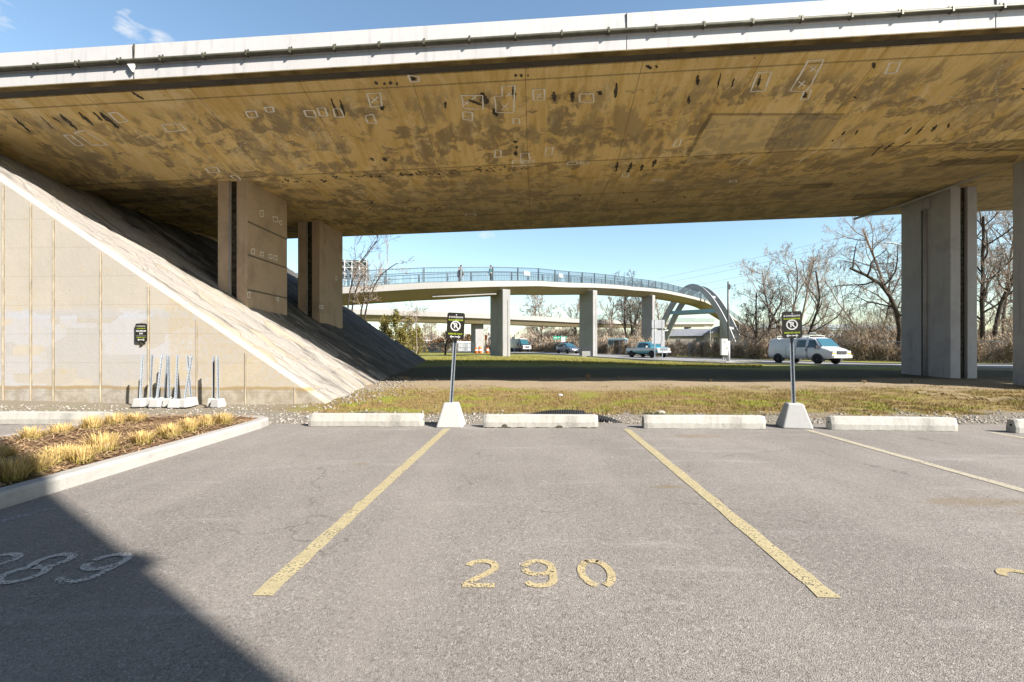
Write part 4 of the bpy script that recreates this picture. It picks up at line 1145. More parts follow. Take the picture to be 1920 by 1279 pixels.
M_grav = vari('gravel_stone', [(.13, .11, .09), (.24, .22, .19), (.36, .33, .29), (.09, .065, .04)], 9)
def pick_strip(r):
    x = r.uniform(-4.2, 14); y = 7.35 + abs(r.normal(0, .55)); return x, min(y, 9.6)
rocks('gravel', 7000, pick_strip, (.006, .032), M_grav, 5, 'grey gravel strip behind the wheel stops')
def pick_wall(r): return r.uniform(-12, -3.4), r.uniform(7.6, 9.35)
rocks('wall_rubble', 1800, pick_wall, (.006, .035), M_grav, 6, 'loose stones along the foot of the wing wall')
def pick_toe(r):
    y = r.uniform(9.4, 16); return toe(y) + r.normal(.15, .45), y
rocks('toe_rubble', 1500, pick_toe, (.006, .055), vari('toe_stone', [(.10, .085, .065), (.19, .17, .14), (.25, .225, .19), (.06, .045, .03)], 6), 8, 'broken stones along the foot of the paved slope')
def pick_lot(r):
    y = 7.0 - abs(r.normal(0, .5)) if r.random() < .7 else r.uniform(2, 6.5)
    return r.uniform(-3.5, max(3, y * 1.1)), max(1.7, y)
gzn_keep = gzn
def gzn(x, y): return gzn_keep(x, y) if y > 7.3 else 0.0
rocks('grit', 520, pick_lot, (.002, .010), M_grav, 17, 'loose grit scattered on the asphalt by the wheel stops')
for i, (u, v, s, lb) in enumerate(((1385, 777, .05, 'grey stone in the gravel left of the right-hand sign'), (538, 732, .10, 'dark stone at the foot of the paved slope'), (1050, 742, .05, 'white stone lying in the turf above the black pipe'), (580, 775, .05, 'pale stone at the tip of the planting bed'), (1240, 768, .06, 'stone at the gravel edge behind the fourth wheel stop'), (690, 776, .05, 'small boulder behind the clean wheel stop'))):
    Y = F * (EYE - .1) / (v - 661); x = (u - 960) / F * Y; r_ = random.Random(i)
    bm = bmesh.new(); bmesh.ops.create_icosphere(bm, subdivisions=2, radius=s)
    for q in bm.verts: q.co = Vector((q.co.x * 1.4, q.co.y, q.co.z * .7)) * (1 + .35 * mnoise.noise(q.co * (9 if s < .07 else 5) + Vector((i, 0, 0))))
    me = bpy.data.meshes.new('stone'); bm.to_mesh(me); bm.free(); me.materials.append(M_grav if i not in (2, 3) else M_base)
    o = bpy.data.objects.new('stone', me); COL.objects.link(o); o.location = (x, Y, gzn(x, Y) + s * .3); tag(o, lb, 'stone', 'single stones lying about')
# turf blades
def blades(name, N, pick, H, w, mat, seed, label):
    r = np.random.default_rng(seed); P = [pick(r) for _ in range(N)]
    x = np.array([p[0] for p in P]); y = np.array([p[1] for p in P]); z = np.array([gzn(*p) for p in P]) - .004
    a = r.uniform(0, 6.283, N); h = r.uniform(H[0], H[1], N); ww_ = r.uniform(w[0], w[1], N); l = r.uniform(.1, 1.1, N) * h
    b = r.uniform(0, 6.283, N)
    V = np.stack([np.stack([x - np.cos(a) * ww_, y - np.sin(a) * ww_, z], 1), np.stack([x + np.cos(a) * ww_, y + np.sin(a) * ww_, z], 1), np.stack([x + np.cos(b) * l, y + np.sin(b) * l, z + h], 1)], 1).reshape(-1, 3)
    return tag(np_mesh(name, V, np.arange(3 * N).reshape(-1, 3), mat), label, kind='stuff')
def blade_mat():
    m = NM('turf_blades', .85, .1); p = m.mapping(m.pos, (1, 1, 0))
    x, y, z = m.sep(m.pos)
    n1 = m.noise(p, 1.3, 5, .65); n2 = m.noise(p, 60, 2, .7)
    gm = m.math('MULTIPLY', m.ramp(n1, .47, .66), m.math('SUBTRACT', 1.0, m.math('MULTIPLY', m.ramp(x, 6, 14), .75)))
    n4 = m.noise(p, 4.5, 4, .7)
    s = m.mix(m.ramp(n2, .3, .7), (.30, .22, .085), (.15, .10, .042)); s = m.mix(m.ramp(n4, .52, .7), s, (.12, .08, .035)); g = m.mix(m.ramp(n2, .3, .7), (.14, .18, .018), (.28, .27, .055))
    m.color(m.mix(gm, s, g)); return m.m
M_blade = blade_mat()
def pick_turf(r):
    while True:
        y = 8.2 + 4.8 * r.random() ** 1.2; x = r.uniform(-4.6, y * 1.2)
        k = mnoise.noise((x * .8, y * .8, 7)) + .25
        if y > 11.5: k -= (y - 11.5) * .5
        if y < 8.7: k -= (8.7 - y) * .8
        if x < toe(y) + .2: continue
        if mnoise.noise((x * 2.2, y * 3.0, 21)) > .28: continue
        if r.random() < .5 + k: return x, y
blades('turf', 70000, pick_turf, (.015, .06), (.003, .007), M_blade, 2, 'short patchy yellow-green turf')
def pick_far(r):
    y = r.uniform(24, 44); return r.uniform(-6, y * .55), y
blades('far_turf', 40000, pick_far, (.03, .09), (.008, .02), vari('far_blades', [(.12, .14, .025), (.21, .19, .05), (.25, .20, .075)], 1.2), 4, 'mown green grass in the sun beyond the bridge shadow')
M_weed = vari('dry_weed', [(.26, .20, .11), (.16, .12, .07)], 20)
for i, (u, v, Y, h) in enumerate(((1103, 716, 14.4, .26), (1159, 716, 14.5, .12), (1620, 718, 13.6, .12), (760, 713, 14.6, .16), (1710, 717, 13.6, .14), (1333, 717, 14.2, .10))):
    x = (u - 960) / F * Y; r_ = random.Random(i); mb = MB()
    for k in range(9):
        a = r_.uniform(0, 6.28); l = r_.uniform(.2, .6) * h; hh = h * r_.uniform(.5, 1)
        mb.tube([(0, 0, 0), (math.cos(a) * l * .3, math.sin(a) * l * .3, hh * .6), (math.cos(a) * l, math.sin(a) * l, hh)], [.006, .005, .002], 3)
        for q in range(4): mb.box((math.cos(a) * l * (.6 + .1 * q), math.sin(a) * l * (.6 + .1 * q), hh * (.65 + .1 * q)), (.02, .01, .015))
    o = mb.build('dry_weed', M_weed); o.location = (x, Y, gzn(x, Y))
    tag(o, ('tall dry weed stalk at the near edge of the bridge shadow', 'small dry weed just right of the tall weed stalk', 'dry weed at the shadow edge left of the big right pier', 'dry weed tuft at the foot of the slope by the shadow edge', 'dry weed in front of the big right pier', 'tiny dry weed in the middle of the bare strip')[i], 'weed', 'dry weeds on the bare strip')
# broken turf lip at the right
mb = MB(); rr = random.Random(12); u = 1735
while u < 1930:
    v = 736 + (u - 1735) * .06 + rr.uniform(-2, 3); Y = F * (EYE - .17) / (v - 661); x = (u - 960) / F * Y
    s = rr.uniform(.05, .16); mb.add([(x - s, Y, gzn(x, Y) - .02), (x + s, Y - .05, gzn(x, Y) - .02), (x + s * .8, Y + .1, gzn(x, Y) + .07 * rr.uniform(.5, 1)), (x - s * .7, Y + .12, gzn(x, Y) + .07)], [(0, 1, 2, 3)]); u += rr.uniform(6, 16)
mb.build('turf_lip', M_earth); tag(COL.objects['turf_lip'], 'torn edge of lifted sod at the right', kind='stuff')

# ------------------------------------------------------------------ footbridge
NRail = [(-30, 36.2, 5.2), (-25, 36.4, 5.6), (-20, 36.9, 6.05), (-16.8, 37.4, 6.32), (-13.7, 38.1, 6.58), (-10.8, 39.0, 6.88), (-7.75, 39.95, 7.2), (-4.6, 41, 7.45), (-1.8, 43, 7.83), (.6, 45.3, 8.2), (2.8, 48, 8.62), (4.8, 50.7, 8.93), (6.7, 53.5, 9.28), (8.7, 56.3, 9.66), (10.7, 59, 10.02), (12.7, 61.8, 10.35), (14.6, 64.6, 10.68), (16.6, 67.3, 10.95), (18.6, 70.1, 11.2), (20.7, 72.8, 11.48), (22.7, 75.5, 11.76), (24.7, 78.3, 12.02), (26.7, 81, 12.24), (28.7, 83.7, 12.41), (30.7, 86.5, 12.56), (32.7, 89.2, 12.7), (34.8, 92, 12.82), (36.8, 94.7, 12.93), (38.8, 97.4, 13.03), (40.8, 100.2, 13.12), (42.8, 102.9, 13.2), (45.2, 106, 13.15), (48, 109.5, 12.9), (51, 113, 12.5), (54.5, 117.5, 12.0), (58, 122, 11.4), (62, 127, 10.75), (66, 132, 10.0), (71, 137.5, 9.2), (77, 143.5, 8.4), (84, 150, 7.6)]
NRv = [Vector(p) for p in NRail]
def frame(P, i):
    d = P[min(len(P) - 1, i + 1)] - P[max(0, i - 1)]; d.z = 0; d.normalize(); return d, Vector((-d.y, d.x, 0))
M_fb = concrete('footbridge_concrete', (.28, .268, .248), .75, .6, 14, .35, .15)
M_fbu = concrete('footbridge_underside', (.24, .20, .12), .6, .5, 10, .5, .2, streak=False)
M_fbp = concrete('footbridge_pier_concrete', (.25, .245, .235), .6, .4, 10, .6, .2, streak=True)
M_rail = simple('railing_paint', (.085, .115, .135), .45, .4, .3, .15, 2)
DW = 3.6
fb = empty('footbridge', NRail[8], 0, 'long curved concrete footbridge with steel railing climbing to the right', 'footbridge')
fb.location = (0, 0, 0)
def fine_curve(P, k=4):
    out = []
    n = len(P)
    for i in range(n - 1):
        p0, p1, p2, p3 = P[max(0, i - 1)], P[i], P[i + 1], P[min(n - 1, i + 2)]
        for j in range(k):
            t = j / k; t2 = t * t; t3 = t2 * t
            out.append(.5 * ((2 * p1) + (-p0 + p2) * t + (2 * p0 - 5 * p1 + 4 * p2 - p3) * t2 + (-p0 + 3 * p1 - 3 * p2 + p3) * t3))
    out.append(P[-1]); return out
FC = fine_curve(NRv, 4)
def ribbon(P, sec):
    r = []
    for i, p in enumerate(P):
        d, n = frame(P, i); r.append([p + n * a + Vector((0, 0, b)) for a, b in sec])
    return r
mb = MB(); mb.sweep(ribbon(FC, [(-.16, -.48), (-.16, .06), (.1, .06), (.1, -.02), (DW - .1, -.02), (DW - .1, .06), (DW + .16, .06), (DW + .16, -.48), (DW - .02, -.5), (.14, -.5)]))
mb.build('deck', M_fb, fb)
mb = MB(); mb.sweep(ribbon(FC, [(-.05, -.49), (.9, -1.2), (DW - .9, -1.2), (DW + .05, -.49)]))
mb.build('girder', M_fbu, fb)
for side, off in ((0, 0.0), (1, DW)):
    for i in range(0, len(NRv) - 1):
        d, n = frame(NRv, i); a = NRv[i] + n * off
        d2, n2 = frame(NRv, i + 1); b = NRv[i + 1] + n2 * off
        hgt = 1.42
        if i > 2:
            mb = MB(); mb.box(a + Vector((0, 0, hgt / 2)), (.14, .12, hgt), Matrix.Rotation(math.atan2(d.y, d.x), 3, 'Z')); mb.build('railing_post', M_rail, fb)
        if i < 2: continue
        mb = MB()
        e = (b - a).normalized() * .09; a2, b2 = a + e, b - e
        for zz, w in ((1.38, .07), (.12, .05)): mb.bar(a2 + Vector((0, 0, zz)), b2 + Vector((0, 0, zz)), w)
        k = 26 if i < 16 else 14
        bw = .02 if i < 16 else .036
        for j in range(k + 1):
            q = a2.lerp(b2, j / k); mb.bar(q + Vector((0, 0, .12)), q + Vector((0, 0, 1.38)), bw)
        mb.build('railing_panel', M_rail, fb)
# handrail inside
for off in (.28, DW - .28):
    mb = MB(); mb.tube([p + frame(FC, i)[1] * off + Vector((0, 0, 1.0)) for i, p in enumerate(FC)], .03, 5); mb.build('handrail', M_rail, fb)
# pipe under the girder
mb = MB(); q = [FC[i] + frame(FC, i)[1] * .55 + Vector((0, 0, -1.12)) for i in range(25, 34)]; mb.tube(q, .06, 6); mb.build('service_pipe', M_fbp, fb)
def fpier(c, rz, lng, w, base, top, name='pier'):
    mb = MB(); M = Matrix.Rotation(rz, 3, 'Z')
    mb.box((c[0], c[1], (base + top) / 2), (lng, w, top - base), M)
    o = mb.build(name, M_fbp, fb, bevel=.04)
    return o
# near right edge positions: the narrow lit face looks right, the long face looks left
def pier_px(uL, uM, uR, Y, top_v, base, deg0):
    # build a rectangular pier from the three visible vertical edges
    tm = (uM - 960) / F; pm_ = Vector((tm * Y, Y, 0))
    # right face direction chosen 20 deg back, left face perpendicular to it
    best = None
    for deg in (deg0,):
        dr = Vector((math.cos(R(deg)), math.sin(R(deg)), 0)); dl = Vector((-math.sin(R(deg)), math.cos(R(deg)), 0))
        def ln(dv, u):
            t = (u - 960) / F; den = dv.x - t * dv.y
            return (t * pm_.y - pm_.x) / den if abs(den) > 1e-6 else 99
        a, b = ln(dr, uR), ln(dl, uL)
        if a <= 0 or b <= 0: continue
        s = abs(b - 2.6) + abs(a - .85) * 2
        if best is None or s < best[0]: best = (s, deg, a, b, dr, dl)
    _, deg, a, b, dr, dl = best
    a = min(a, 1.4); b = min(b, 4.2)
    top = EYE + (661 - top_v) / F * Y + .35
    P = [pm_, pm_ + dr * a, pm_ + dr * a + dl * b, pm_ + dl * b]
    mb = MB(); mb.prism([(p.x, p.y, base) for p in P], (0, 0, top - base)); o = mb.build('pier', M_fbp, fb, bevel=.05)
    m1 = pm_ + dr * (a * .62) - dl * .006; mb = MB()
    mb.prism([(m1.x, m1.y, base + .1), (m1.x + dr.x * .05, m1.y + dr.y * .05, base + .1), (m1.x + dr.x * .05, m1.y + dr.y * .05, top - 1.0), (m1.x, m1.y, top - 1.0)], (dl.x * .03, dl.y * .03, 0)); mb.build('groove_strip', M_dark, o)
    return o
pier_px(919, 942.5, 957, 43.3, 549, .4, 24)
pier_px(1086, 1112, 1120, 57.5, 549, .5, 36)
pier_px(1203, 1223.5, 1228.5, 77, 557, .8, 40)
for c, z in (((-26, 37.8), 4.4),): fpier(c, R(20), 2.4, .8, -.5, z)
for (i, c) in enumerate(((57.5, 123), (64.5, 131.5), (73, 141.5))): fpier(c, R(50), .9, 2.4, 1, (10.4, 9.3, 8.0)[i])
mb = MB(); mb.box((0, 0, 0), (1.0, .5, .7)); o = mb.build('concrete_block', M_fbp); o.location = (9.2 - .1, 56.0, gz(9.1, 56) + .33); tag(o, 'small concrete block at the foot of the middle footbridge pier', 'concrete block')
# little signs hung on the railing
for i in (9, 11):
    a, b = NRv[i], NRv[i + 1]; q = a.lerp(b, .45); d, n = frame(NRv, i)
    mb = MB(); mb.box((0, 0, 0), (.95, .05, .42), Matrix.Rotation(math.atan2(d.y, d.x), 3, 'Z')); o = mb.build('railing_sign', simple('pale_panel', (.55, .55, .52), .6)); o.location = q + n * .1 + Vector((0, 0, .86))
    tag(o, ('pale rectangular panel on the footbridge railing right of the walker in teal', 'pale panel on the footbridge railing above the middle pier')[0 if i == 9 else 1], 'panel', 'panels on the footbridge railing')

# arch over the footbridge
M_arch = concrete('arch_concrete', (.30, .30, .305), .7, .3, 8, .35, .15)
ar = empty('bridge_arch', (42, 103, 0), 0, 'twin ribbed concrete arch straddling the footbridge at its high point', 'arch')
ax_ = Vector((.80, -.60, 0)); off_ = Vector((2.7, 2.2, 0))
def rib_pts(k):
    P = []
    c = Vector((-1.2, 0, 0)) + off_ * k
    for i in range(41):
        t = -1 + 2 * i / 40; z = 16.1 - .2 * k - (14.9) * (abs(t) ** 1.85)
        P.append(c + ax_ * (t * 9.2) + Vector((0, 0, z)))
    return P
for k in (0, 1):
    P = rib_pts(k); rings = []
    for i, p in enumerate(P):
        d = (P[min(40, i + 1)] - P[max(0, i - 1)]).normalized(); side = ax_.cross(Vector((0, 0, 1))).normalized(); up = side.cross(d).normalized()
        w, h = .45, .55
        rings.append([p + side * w + up * h, p - side * w + up * h, p - side * w - up * h, p + side * w - up * h])
    mb = MB(); mb.sweep(rings); mb.build('arch_rib', M_arch, ar)
for t, zz in ((0, 15.8),):
    pass
def onrib(k, z, sgn):
    P = rib_pts(k); t = ((16.1 - .2 * k - z) / 14.9) ** (1 / 1.85) * sgn
    return Vector((-1.2, 0, 0)) + off_ * k + ax_ * (t * 9.2) + Vector((0, 0, z))
for z, nm in ((10.4, 'cross_beam'),):
    for k in (0, 1):
        mb = MB(); mb.bar(onrib(k, z, -1), onrib(k, z, 1), .6, .75); mb.build(nm, M_arch if k else simple('blue_beam', (.20, .34, .46), .6), ar)
for sgn in (-1, 1):
    mb = MB(); mb.bar(onrib(0, 6.5, sgn), onrib(1, 6.5, sgn), .4, .5); mb.build('brace', M_arch, ar)
    mb = MB(); mb.bar(onrib(0, 13.6, sgn), onrib(1, 13.6, sgn), .35, .45); mb.build('brace', M_arch, ar)

# lower far ramp
LR = [Vector(p) for p in [(-60, 58, 7.4), (-45, 61, 7.5), (-30, 66, 7.6), (-18, 70, 7.6), (-5, 76, 7.6), (6, 86, 7.85), (13, 94.5, 8.1), (20, 103, 8.5), (29, 114, 9.0), (38, 125, 9.6), (49, 137.5, 10.4), (60, 150, 11.2), (72, 162, 12.0)]]
LRf = fine_curve(LR, 4)
lr = empty('ramp_bridge', (0, 0, 0), 0, 'lower concrete ramp bridge passing behind the footbridge piers', 'ramp bridge')
mb = MB(); mb.sweep(ribbon(LRf, [(-.15, -.75), (-.15, .05), (.15, .05), (.15, -.1), (3.4, -.1), (3.4, .05), (3.7, .05), (3.7, -.75)])); mb.build('deck', M_fb, lr)
mb = MB(); mb.sweep(ribbon(LRf, [(0, -.74), (.7, -1.6), (2.9, -1.6), (3.55, -.74)])); mb.build('girder', M_fbu, lr)
for i in range(6, len(LR) - 1):
    a, b = LR[i], LR[i + 1]; mb = MB(); n = 34
    for zz in (1.15, .15): mb.bar(a + Vector((0, 0, zz)), b + Vector((0, 0, zz)), .07)
    for j in range(n + 1): q = a.lerp(b, j / n); mb.bar(q, q + Vector((0, 0, 1.15)), .05)
    mb.build('railing_panel', M_rail, lr)
for c, z in (((-6, 78.5), 6.2), ((-32, 68), 6.2), ((17.5, 103), 6.9), ((37, 127), 8.2), ((58.5, 151.5), 9.6)):
    mb = MB(); mb.box((c[0], c[1], z / 2), (1.6, 1.6, z), Matrix.Rotation(R(35), 3, 'Z')); mb.build('pier', M_fbp, lr)
# distant highway bridge at the right
hb = empty('highway_bridge', (120, 185, 0), 0, 'distant grey highway bridge glimpsed between the trees at right', 'bridge')
mb = MB(); mb.box((15, 2, 10.6), (70, 8, 1.0)); mb.build('deck', simple('steel_girder', (.22, .27, .29), .7), hb)
mb = MB(); mb.box((15, -2.1, 11.7), (70, .2, 1.1)); mb.build('barrier', simple('bridge_barrier', (.33, .40, .44), .7), hb)
for i in range(6):
    mb = MB(); mb.box((-12 + i * 10, 2, 5), (1, 5, 10)); mb.build('pier', M_fbp, hb)
mb = MB(); mb.box((15, 9, 6.5), (70, .4, 5)); mb.build('screen_wall', simple('pale_screen', (.48, .50, .52), .7), hb)

# ------------------------------------------------------------------ vehicles
M_glass = NM('car_glass', .06, .6); M_glass.color((.02, .035, .04)); M_glass = M_glass.m
M_ws = NM('windscreen_glass', .08, .8); M_ws.color((.025, .085, .11)); M_ws = M_ws.m
M_tyre = simple('tyre_rubber', (.02, .02, .02), .85, .2, 0, .2, 20)
M_rim = simple('wheel_rim', (.35, .35, .36), .35, .5, .8, .1, 20)
M_trim = simple('dark_trim', (.03, .03, .032), .6, .3, 0, .2, 10)
M_chrome = simple('bright_trim', (.62, .63, .64), .25, .6, .7, .05, 10)
M_amber = simple('amber_lens', (.75, .28, .03), .25, .6, 0, .05, 10)
M_lamp = simple('headlight_lens', (.62, .62, .58), .15, .7, .2, .05, 10)
M_plate = simple('number_plate', (.5, .5, .55), .5, .3, 0, .05, 10)
def car_paint(name, c, rough=.3, split=None):
    m = NM(name, rough, .5)
    m.b.inputs['Coat Weight'].default_value = .5; m.b.inputs['Coat Roughness'].default_value = .1
    f = m.noise(m.obj, 3, 4, .6); col = m.mix(m.ramp(f, .3, .7), tuple(x * .93 for x in c), c)
    if split:
        x, y, z = m.sep(m.obj)
        for z0, z1, cc in split: col = m.mix(m.math('MULTIPLY', m.ramp(z, z0, z0 + .02), m.math('SUBTRACT', 1.0, m.ramp(z, z1, z1 + .02))), col, cc)
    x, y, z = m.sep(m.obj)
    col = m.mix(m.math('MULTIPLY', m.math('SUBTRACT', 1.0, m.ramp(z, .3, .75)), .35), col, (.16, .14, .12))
    m.color(col); return m.m
class Car:
    """stations: x, z_bottom, z_belt, z_top, w_belt, w_top (half widths)"""
    def __init__(s, root, st, paint): s.st = st; s.root = root; s.paint = paint
    def at(s, x):
        X = [q[0] for q in s.st]; return [float(np.interp(x, X, [q[k] for q in s.st])) for k in range(1, 6)]
    def side(s, x, z):
        zb, zl, zt, w, wt = s.at(x); zt2 = max(zl + .02, zt - .07)
        if z <= zl: return w
        return w + (wt - w) * min(1, (z - zl) / (zt2 - zl))
    def body(s, mb=None):
        rings = []
        for q in s.st:
            x, zb, zl, zt, w, wt = q; zt2 = max(zl + .02, zt - .07); zt = max(zt, zt2 + .015)
            h = [(w - .10, zb), (w - .02, zb + .12), (w, (zb + zl) / 2), (w - .01, zl), (wt, zt2), (wt - .10, zt), (wt * .5, zt + .025)]
            rings.append([(x, y, z) for y, z in h] + [(x, -y, z) for y, z in reversed(h)])
        mb = MB(); mb.sweep(rings)
        o = mb.build('body', s.paint, s.root, True)
        o.modifiers.new('edges', 'EDGE_SPLIT').split_angle = R(38)
        return o
    def window(s, pts, name='window', mat=None, parent=None, off=.012):
        for sg in (1, -1):
            mb = MB(); P = [(x, sg * (s.side(x, z) + off), z) for x, z in pts]
            mb.prism(P, (0, -sg * .03, 0)); mb.build(name, mat or M_glass, parent or s.root)
    def across(s, x0, z0, w0, x1, z1, w1, name, mat, th=.05, off=.04):
        d = Vector((x1 - x0, 0, z1 - z0)); n = Vector((-d.z, 0, d.x)).normalized()
        if n.z < 0 and abs(n.z) > .2: n = -n
        if abs(n.z) <= .2 and n.x * (1 if x0 > 1 else -1) < 0: n = -n
        o_ = n * off; mb = MB()
        mb.prism([Vector(p) + o_ for p in ((x0, -w0, z0), (x0, w0, z0), (x1, w1, z1), (x1, -w1, z1))], -n * th)
        return mb.build(name, mat, s.root)
    def wheels(s, xs, r, w, wid=.22):
        for x in xs:
            for sg in (1, -1):
                y = sg * (w - wid / 2 + .012)
                mb = MB(); n = 16; P = [(x + r * 1.2 * math.cos(R(180 * i / n)), sg * (w + .004), r * .95 + r * 1.22 * math.sin(R(180 * i / n))) for i in range(n + 1)] + [(x - r * 1.2, sg * (w + .004), r * .62), (x + r * 1.2, sg * (w + .004), r * .62)]
                mb.prism(P, (0, -sg * .25, 0)); mb.build('wheel_arch', M_trim, s.root)
                e = empty('wheel', (x, y, r)); e.parent = s.root
                mb = MB(); mb.lathe([(r * .62, -wid / 2), (r * .94, -wid / 2), (r, -wid / 2 + .03), (r, wid / 2 - .03), (r * .94, wid / 2), (r * .62, wid / 2)], (0, 0, 0), 'Y', 22); mb.build('tyre', M_tyre, e, True)
                mb = MB(); mb.lathe([(r * .6, -wid / 2 + .02), (r * .6, wid / 2 - .01), (r * .5, wid / 2 - .035), (r * .16, wid / 2 - .03), (r * .14, wid / 2)], (0, 0, 0), 'Y', 16)
                if sg < 0: mb.v = [(a, -b, c) for a, b, c in mb.v]
                mb.build('rim', M_rim, e)
    def part(s, name, mat, boxes, bevel=.01):
        mb = MB()
        for c, d in boxes: mb.box(c, d)
        return mb.build(name, mat, s.root, bevel=bevel)

def place_car(name, u, Y, hx, hy, label, cat):
    x = (u - 960) / F * Y; return empty(name, (x, Y, gz(x, Y) + .04), math.atan2(hy, hx), label, cat)
# white cargo van
van = place_car('cargo_van', 1512, 36.4, .29, -.957, 'white cargo van with roof ladder rack driving past on the road', 'van')
c = Car(van, [(-2.82, .55, 1.2, 1.75, .86, .72), (-2.76, .48, 1.2, 1.98, .95, .82), (-2.4, .42, 1.2, 2.06, .99, .84), (0, .40, 1.2, 2.08, 1.0, .85), (1.15, .40, 1.2, 2.04, 1.0, .82), (1.45, .40, 1.2, 1.94, 1.0, .80), (2.02, .42, 1.22, 1.30, .99, .92), (2.45, .42, 1.12, 1.19, .98, .90), (2.72, .45, 1.0, 1.08, .96, .86), (2.86, .5, .92, .97, .92, .82)], car_paint('van_white', (.42, .43, .44)))
c.body(); c.window([(.92, 1.26), (1.80, 1.26), (1.42, 1.83), (.97, 1.86)]); c.window([(-.05, 1.30), (.72, 1.30), (.72, 1.86), (-.05, 1.86)])
c.across(2.0, 1.33, .86, 1.44, 1.94, .72, 'windscreen', M_ws)
c.wheels((-1.78, 1.72), .38, 1.0)
for sg in (1, -1):
    c.part('headlight', M_lamp, [((2.83, sg * .74, .92), (.12, .30, .15))]); c.part('turn_signal', M_amber, [((2.83, sg * .76, .80), (.13, .34, .08))])
    c.part('mirror', M_trim, [((1.75, sg * 1.12, 1.28), (.12, .2, .24))]); c.part('door_handle', M_trim, [((.80, sg * 1.005, 1.08), (.10, .03, .14))])
    c.part('tail_light', simple('red_lens', (.4, .02, .02), .3), [((-2.80, sg * .86, 1.35), (.06, .10, .5))])
c.part('grille', M_trim, [((2.87, 0, .87), (.06, .95, .26))]); c.part('front_bumper', M_chrome, [((2.90, 0, .58), (.2, 1.86, .24))], .04); c.part('rear_bumper', M_trim, [((-2.86, 0, .52), (.16, 1.8, .2))])
c.part('number_plate', M_plate, [((3.01, 0, .60), (.02, .5, .14))])
for sg in (1, -1):
    mb = MB()
    for xx in (.91, .83, -.10, -1.0): mb.box((xx, sg * (c.side(xx, 1.0) + .0), .92), (.012, .02, .95))
    mb.build('door_seam', M_trim, van)
e = empty('ladder_rack', (0, 0, 0)); e.parent = van
mb = MB()
for xx in (-2.0, -.4, .9): mb.bar((xx, -.8, 2.20), (xx, .8, 2.20), .05); mb.bar((xx, -.78, 2.06), (xx, -.78, 2.22), .05); mb.bar((xx, .78, 2.06), (xx, .78, 2.22), .05)
mb.build('crossbar', M_chrome, e)
mb = MB()
for yy in (-.35, .05): mb.bar((-2.4, yy, 2.27), (1.2, yy, 2.27), .05, .06)
for j in range(12): mb.bar((-2.3 + j * .3, -.35, 2.27), (-2.3 + j * .3, .05, 2.27), .03)
mb.build('ladder', M_chrome, e)
mb = MB(); mb.tube([(.55, -.3, 2.22), (.55, -.3, 2.42), (.55, .3, 2.42), (.55, .3, 2.22)], .02, 6); mb.build('hoop', M_chrome, e)

# teal and white pickup
pk = place_car('pickup_truck', 1214, 54, .42, -.907, 'old teal and white extended-cab pickup truck on the road', 'pickup truck')
TE = (.045, .23, .30)
tp = car_paint('pickup_paint', TE, .32, [(.80, 1.09, (.42, .43, .44))])
c = Car(pk, [(-1.0, .5, 1.12, 1.20, .98, .94), (-.95, .48, 1.12, 1.24, .98, .90), (-.72, .48, 1.12, 1.76, .98, .74), (-.3, .46, 1.12, 1.81, .98, .74), (.7, .46, 1.12, 1.80, .98, .74), (.95, .46, 1.12, 1.72, .98, .74), (1.55, .48, 1.14, 1.20, .98, .92), (2.55, .5, 1.08, 1.14, .97, .90), (2.68, .55, 1.0, 1.05, .95, .88)], tp)
c.body(); c.window([(-.62, 1.19), (.02, 1.19), (.02, 1.66), (-.55, 1.66)]); c.window([(.12, 1.19), (1.28, 1.19), (.90, 1.64), (.14, 1.67)])
c.across(1.53, 1.22, .86, .96, 1.73, .66, 'windscreen', M_ws)
mb = MB()
for sg in (1, -1): mb.box((-1.86, sg * .92, .88), (1.74, .12, .56))
mb.box((-2.70, 0, .88), (.08, 1.9, .56)); mb.box((-1.86, 0, .62), (1.74, 1.8, .06)); mb.build('cargo_bed', tp, pk, bevel=.02)
c.wheels((-1.75, 1.75), .39, .99)
for sg in (1, -1):
    c.part('headlight', M_lamp, [((2.68, sg * .74, .93), (.06, .34, .13))]); c.part('turn_signal', M_amber, [((2.66, sg * .91, .93), (.1, .06, .13))]); c.part('mirror', M_chrome, [((1.12, sg * 1.12, 1.25), (.12, .22, .2))])
c.part('grille', M_trim, [((2.69, 0, .93), (.06, 1.12, .24))]); c.part('grille_bar', M_chrome, [((2.725, 0, .93), (.03, 1.15, .035)), ((2.725, 0, 1.06), (.03, 1.8, .03)), ((2.725, 0, .81), (.03, 1.8, .03))]); c.part('front_bumper', M_chrome, [((2.76, 0, .64), (.16, 1.94, .2))], .03)
c.part('rear_bumper', M_chrome, [((-2.80, 0, .56), (.14, 1.8, .18))]); c.part('underbody', M_trim, [((-1.2, 0, .5), (2.9, 1.3, .22))])
c.part('number_plate', M_plate, [((2.85, 0, .64), (.02, .5, .13))])

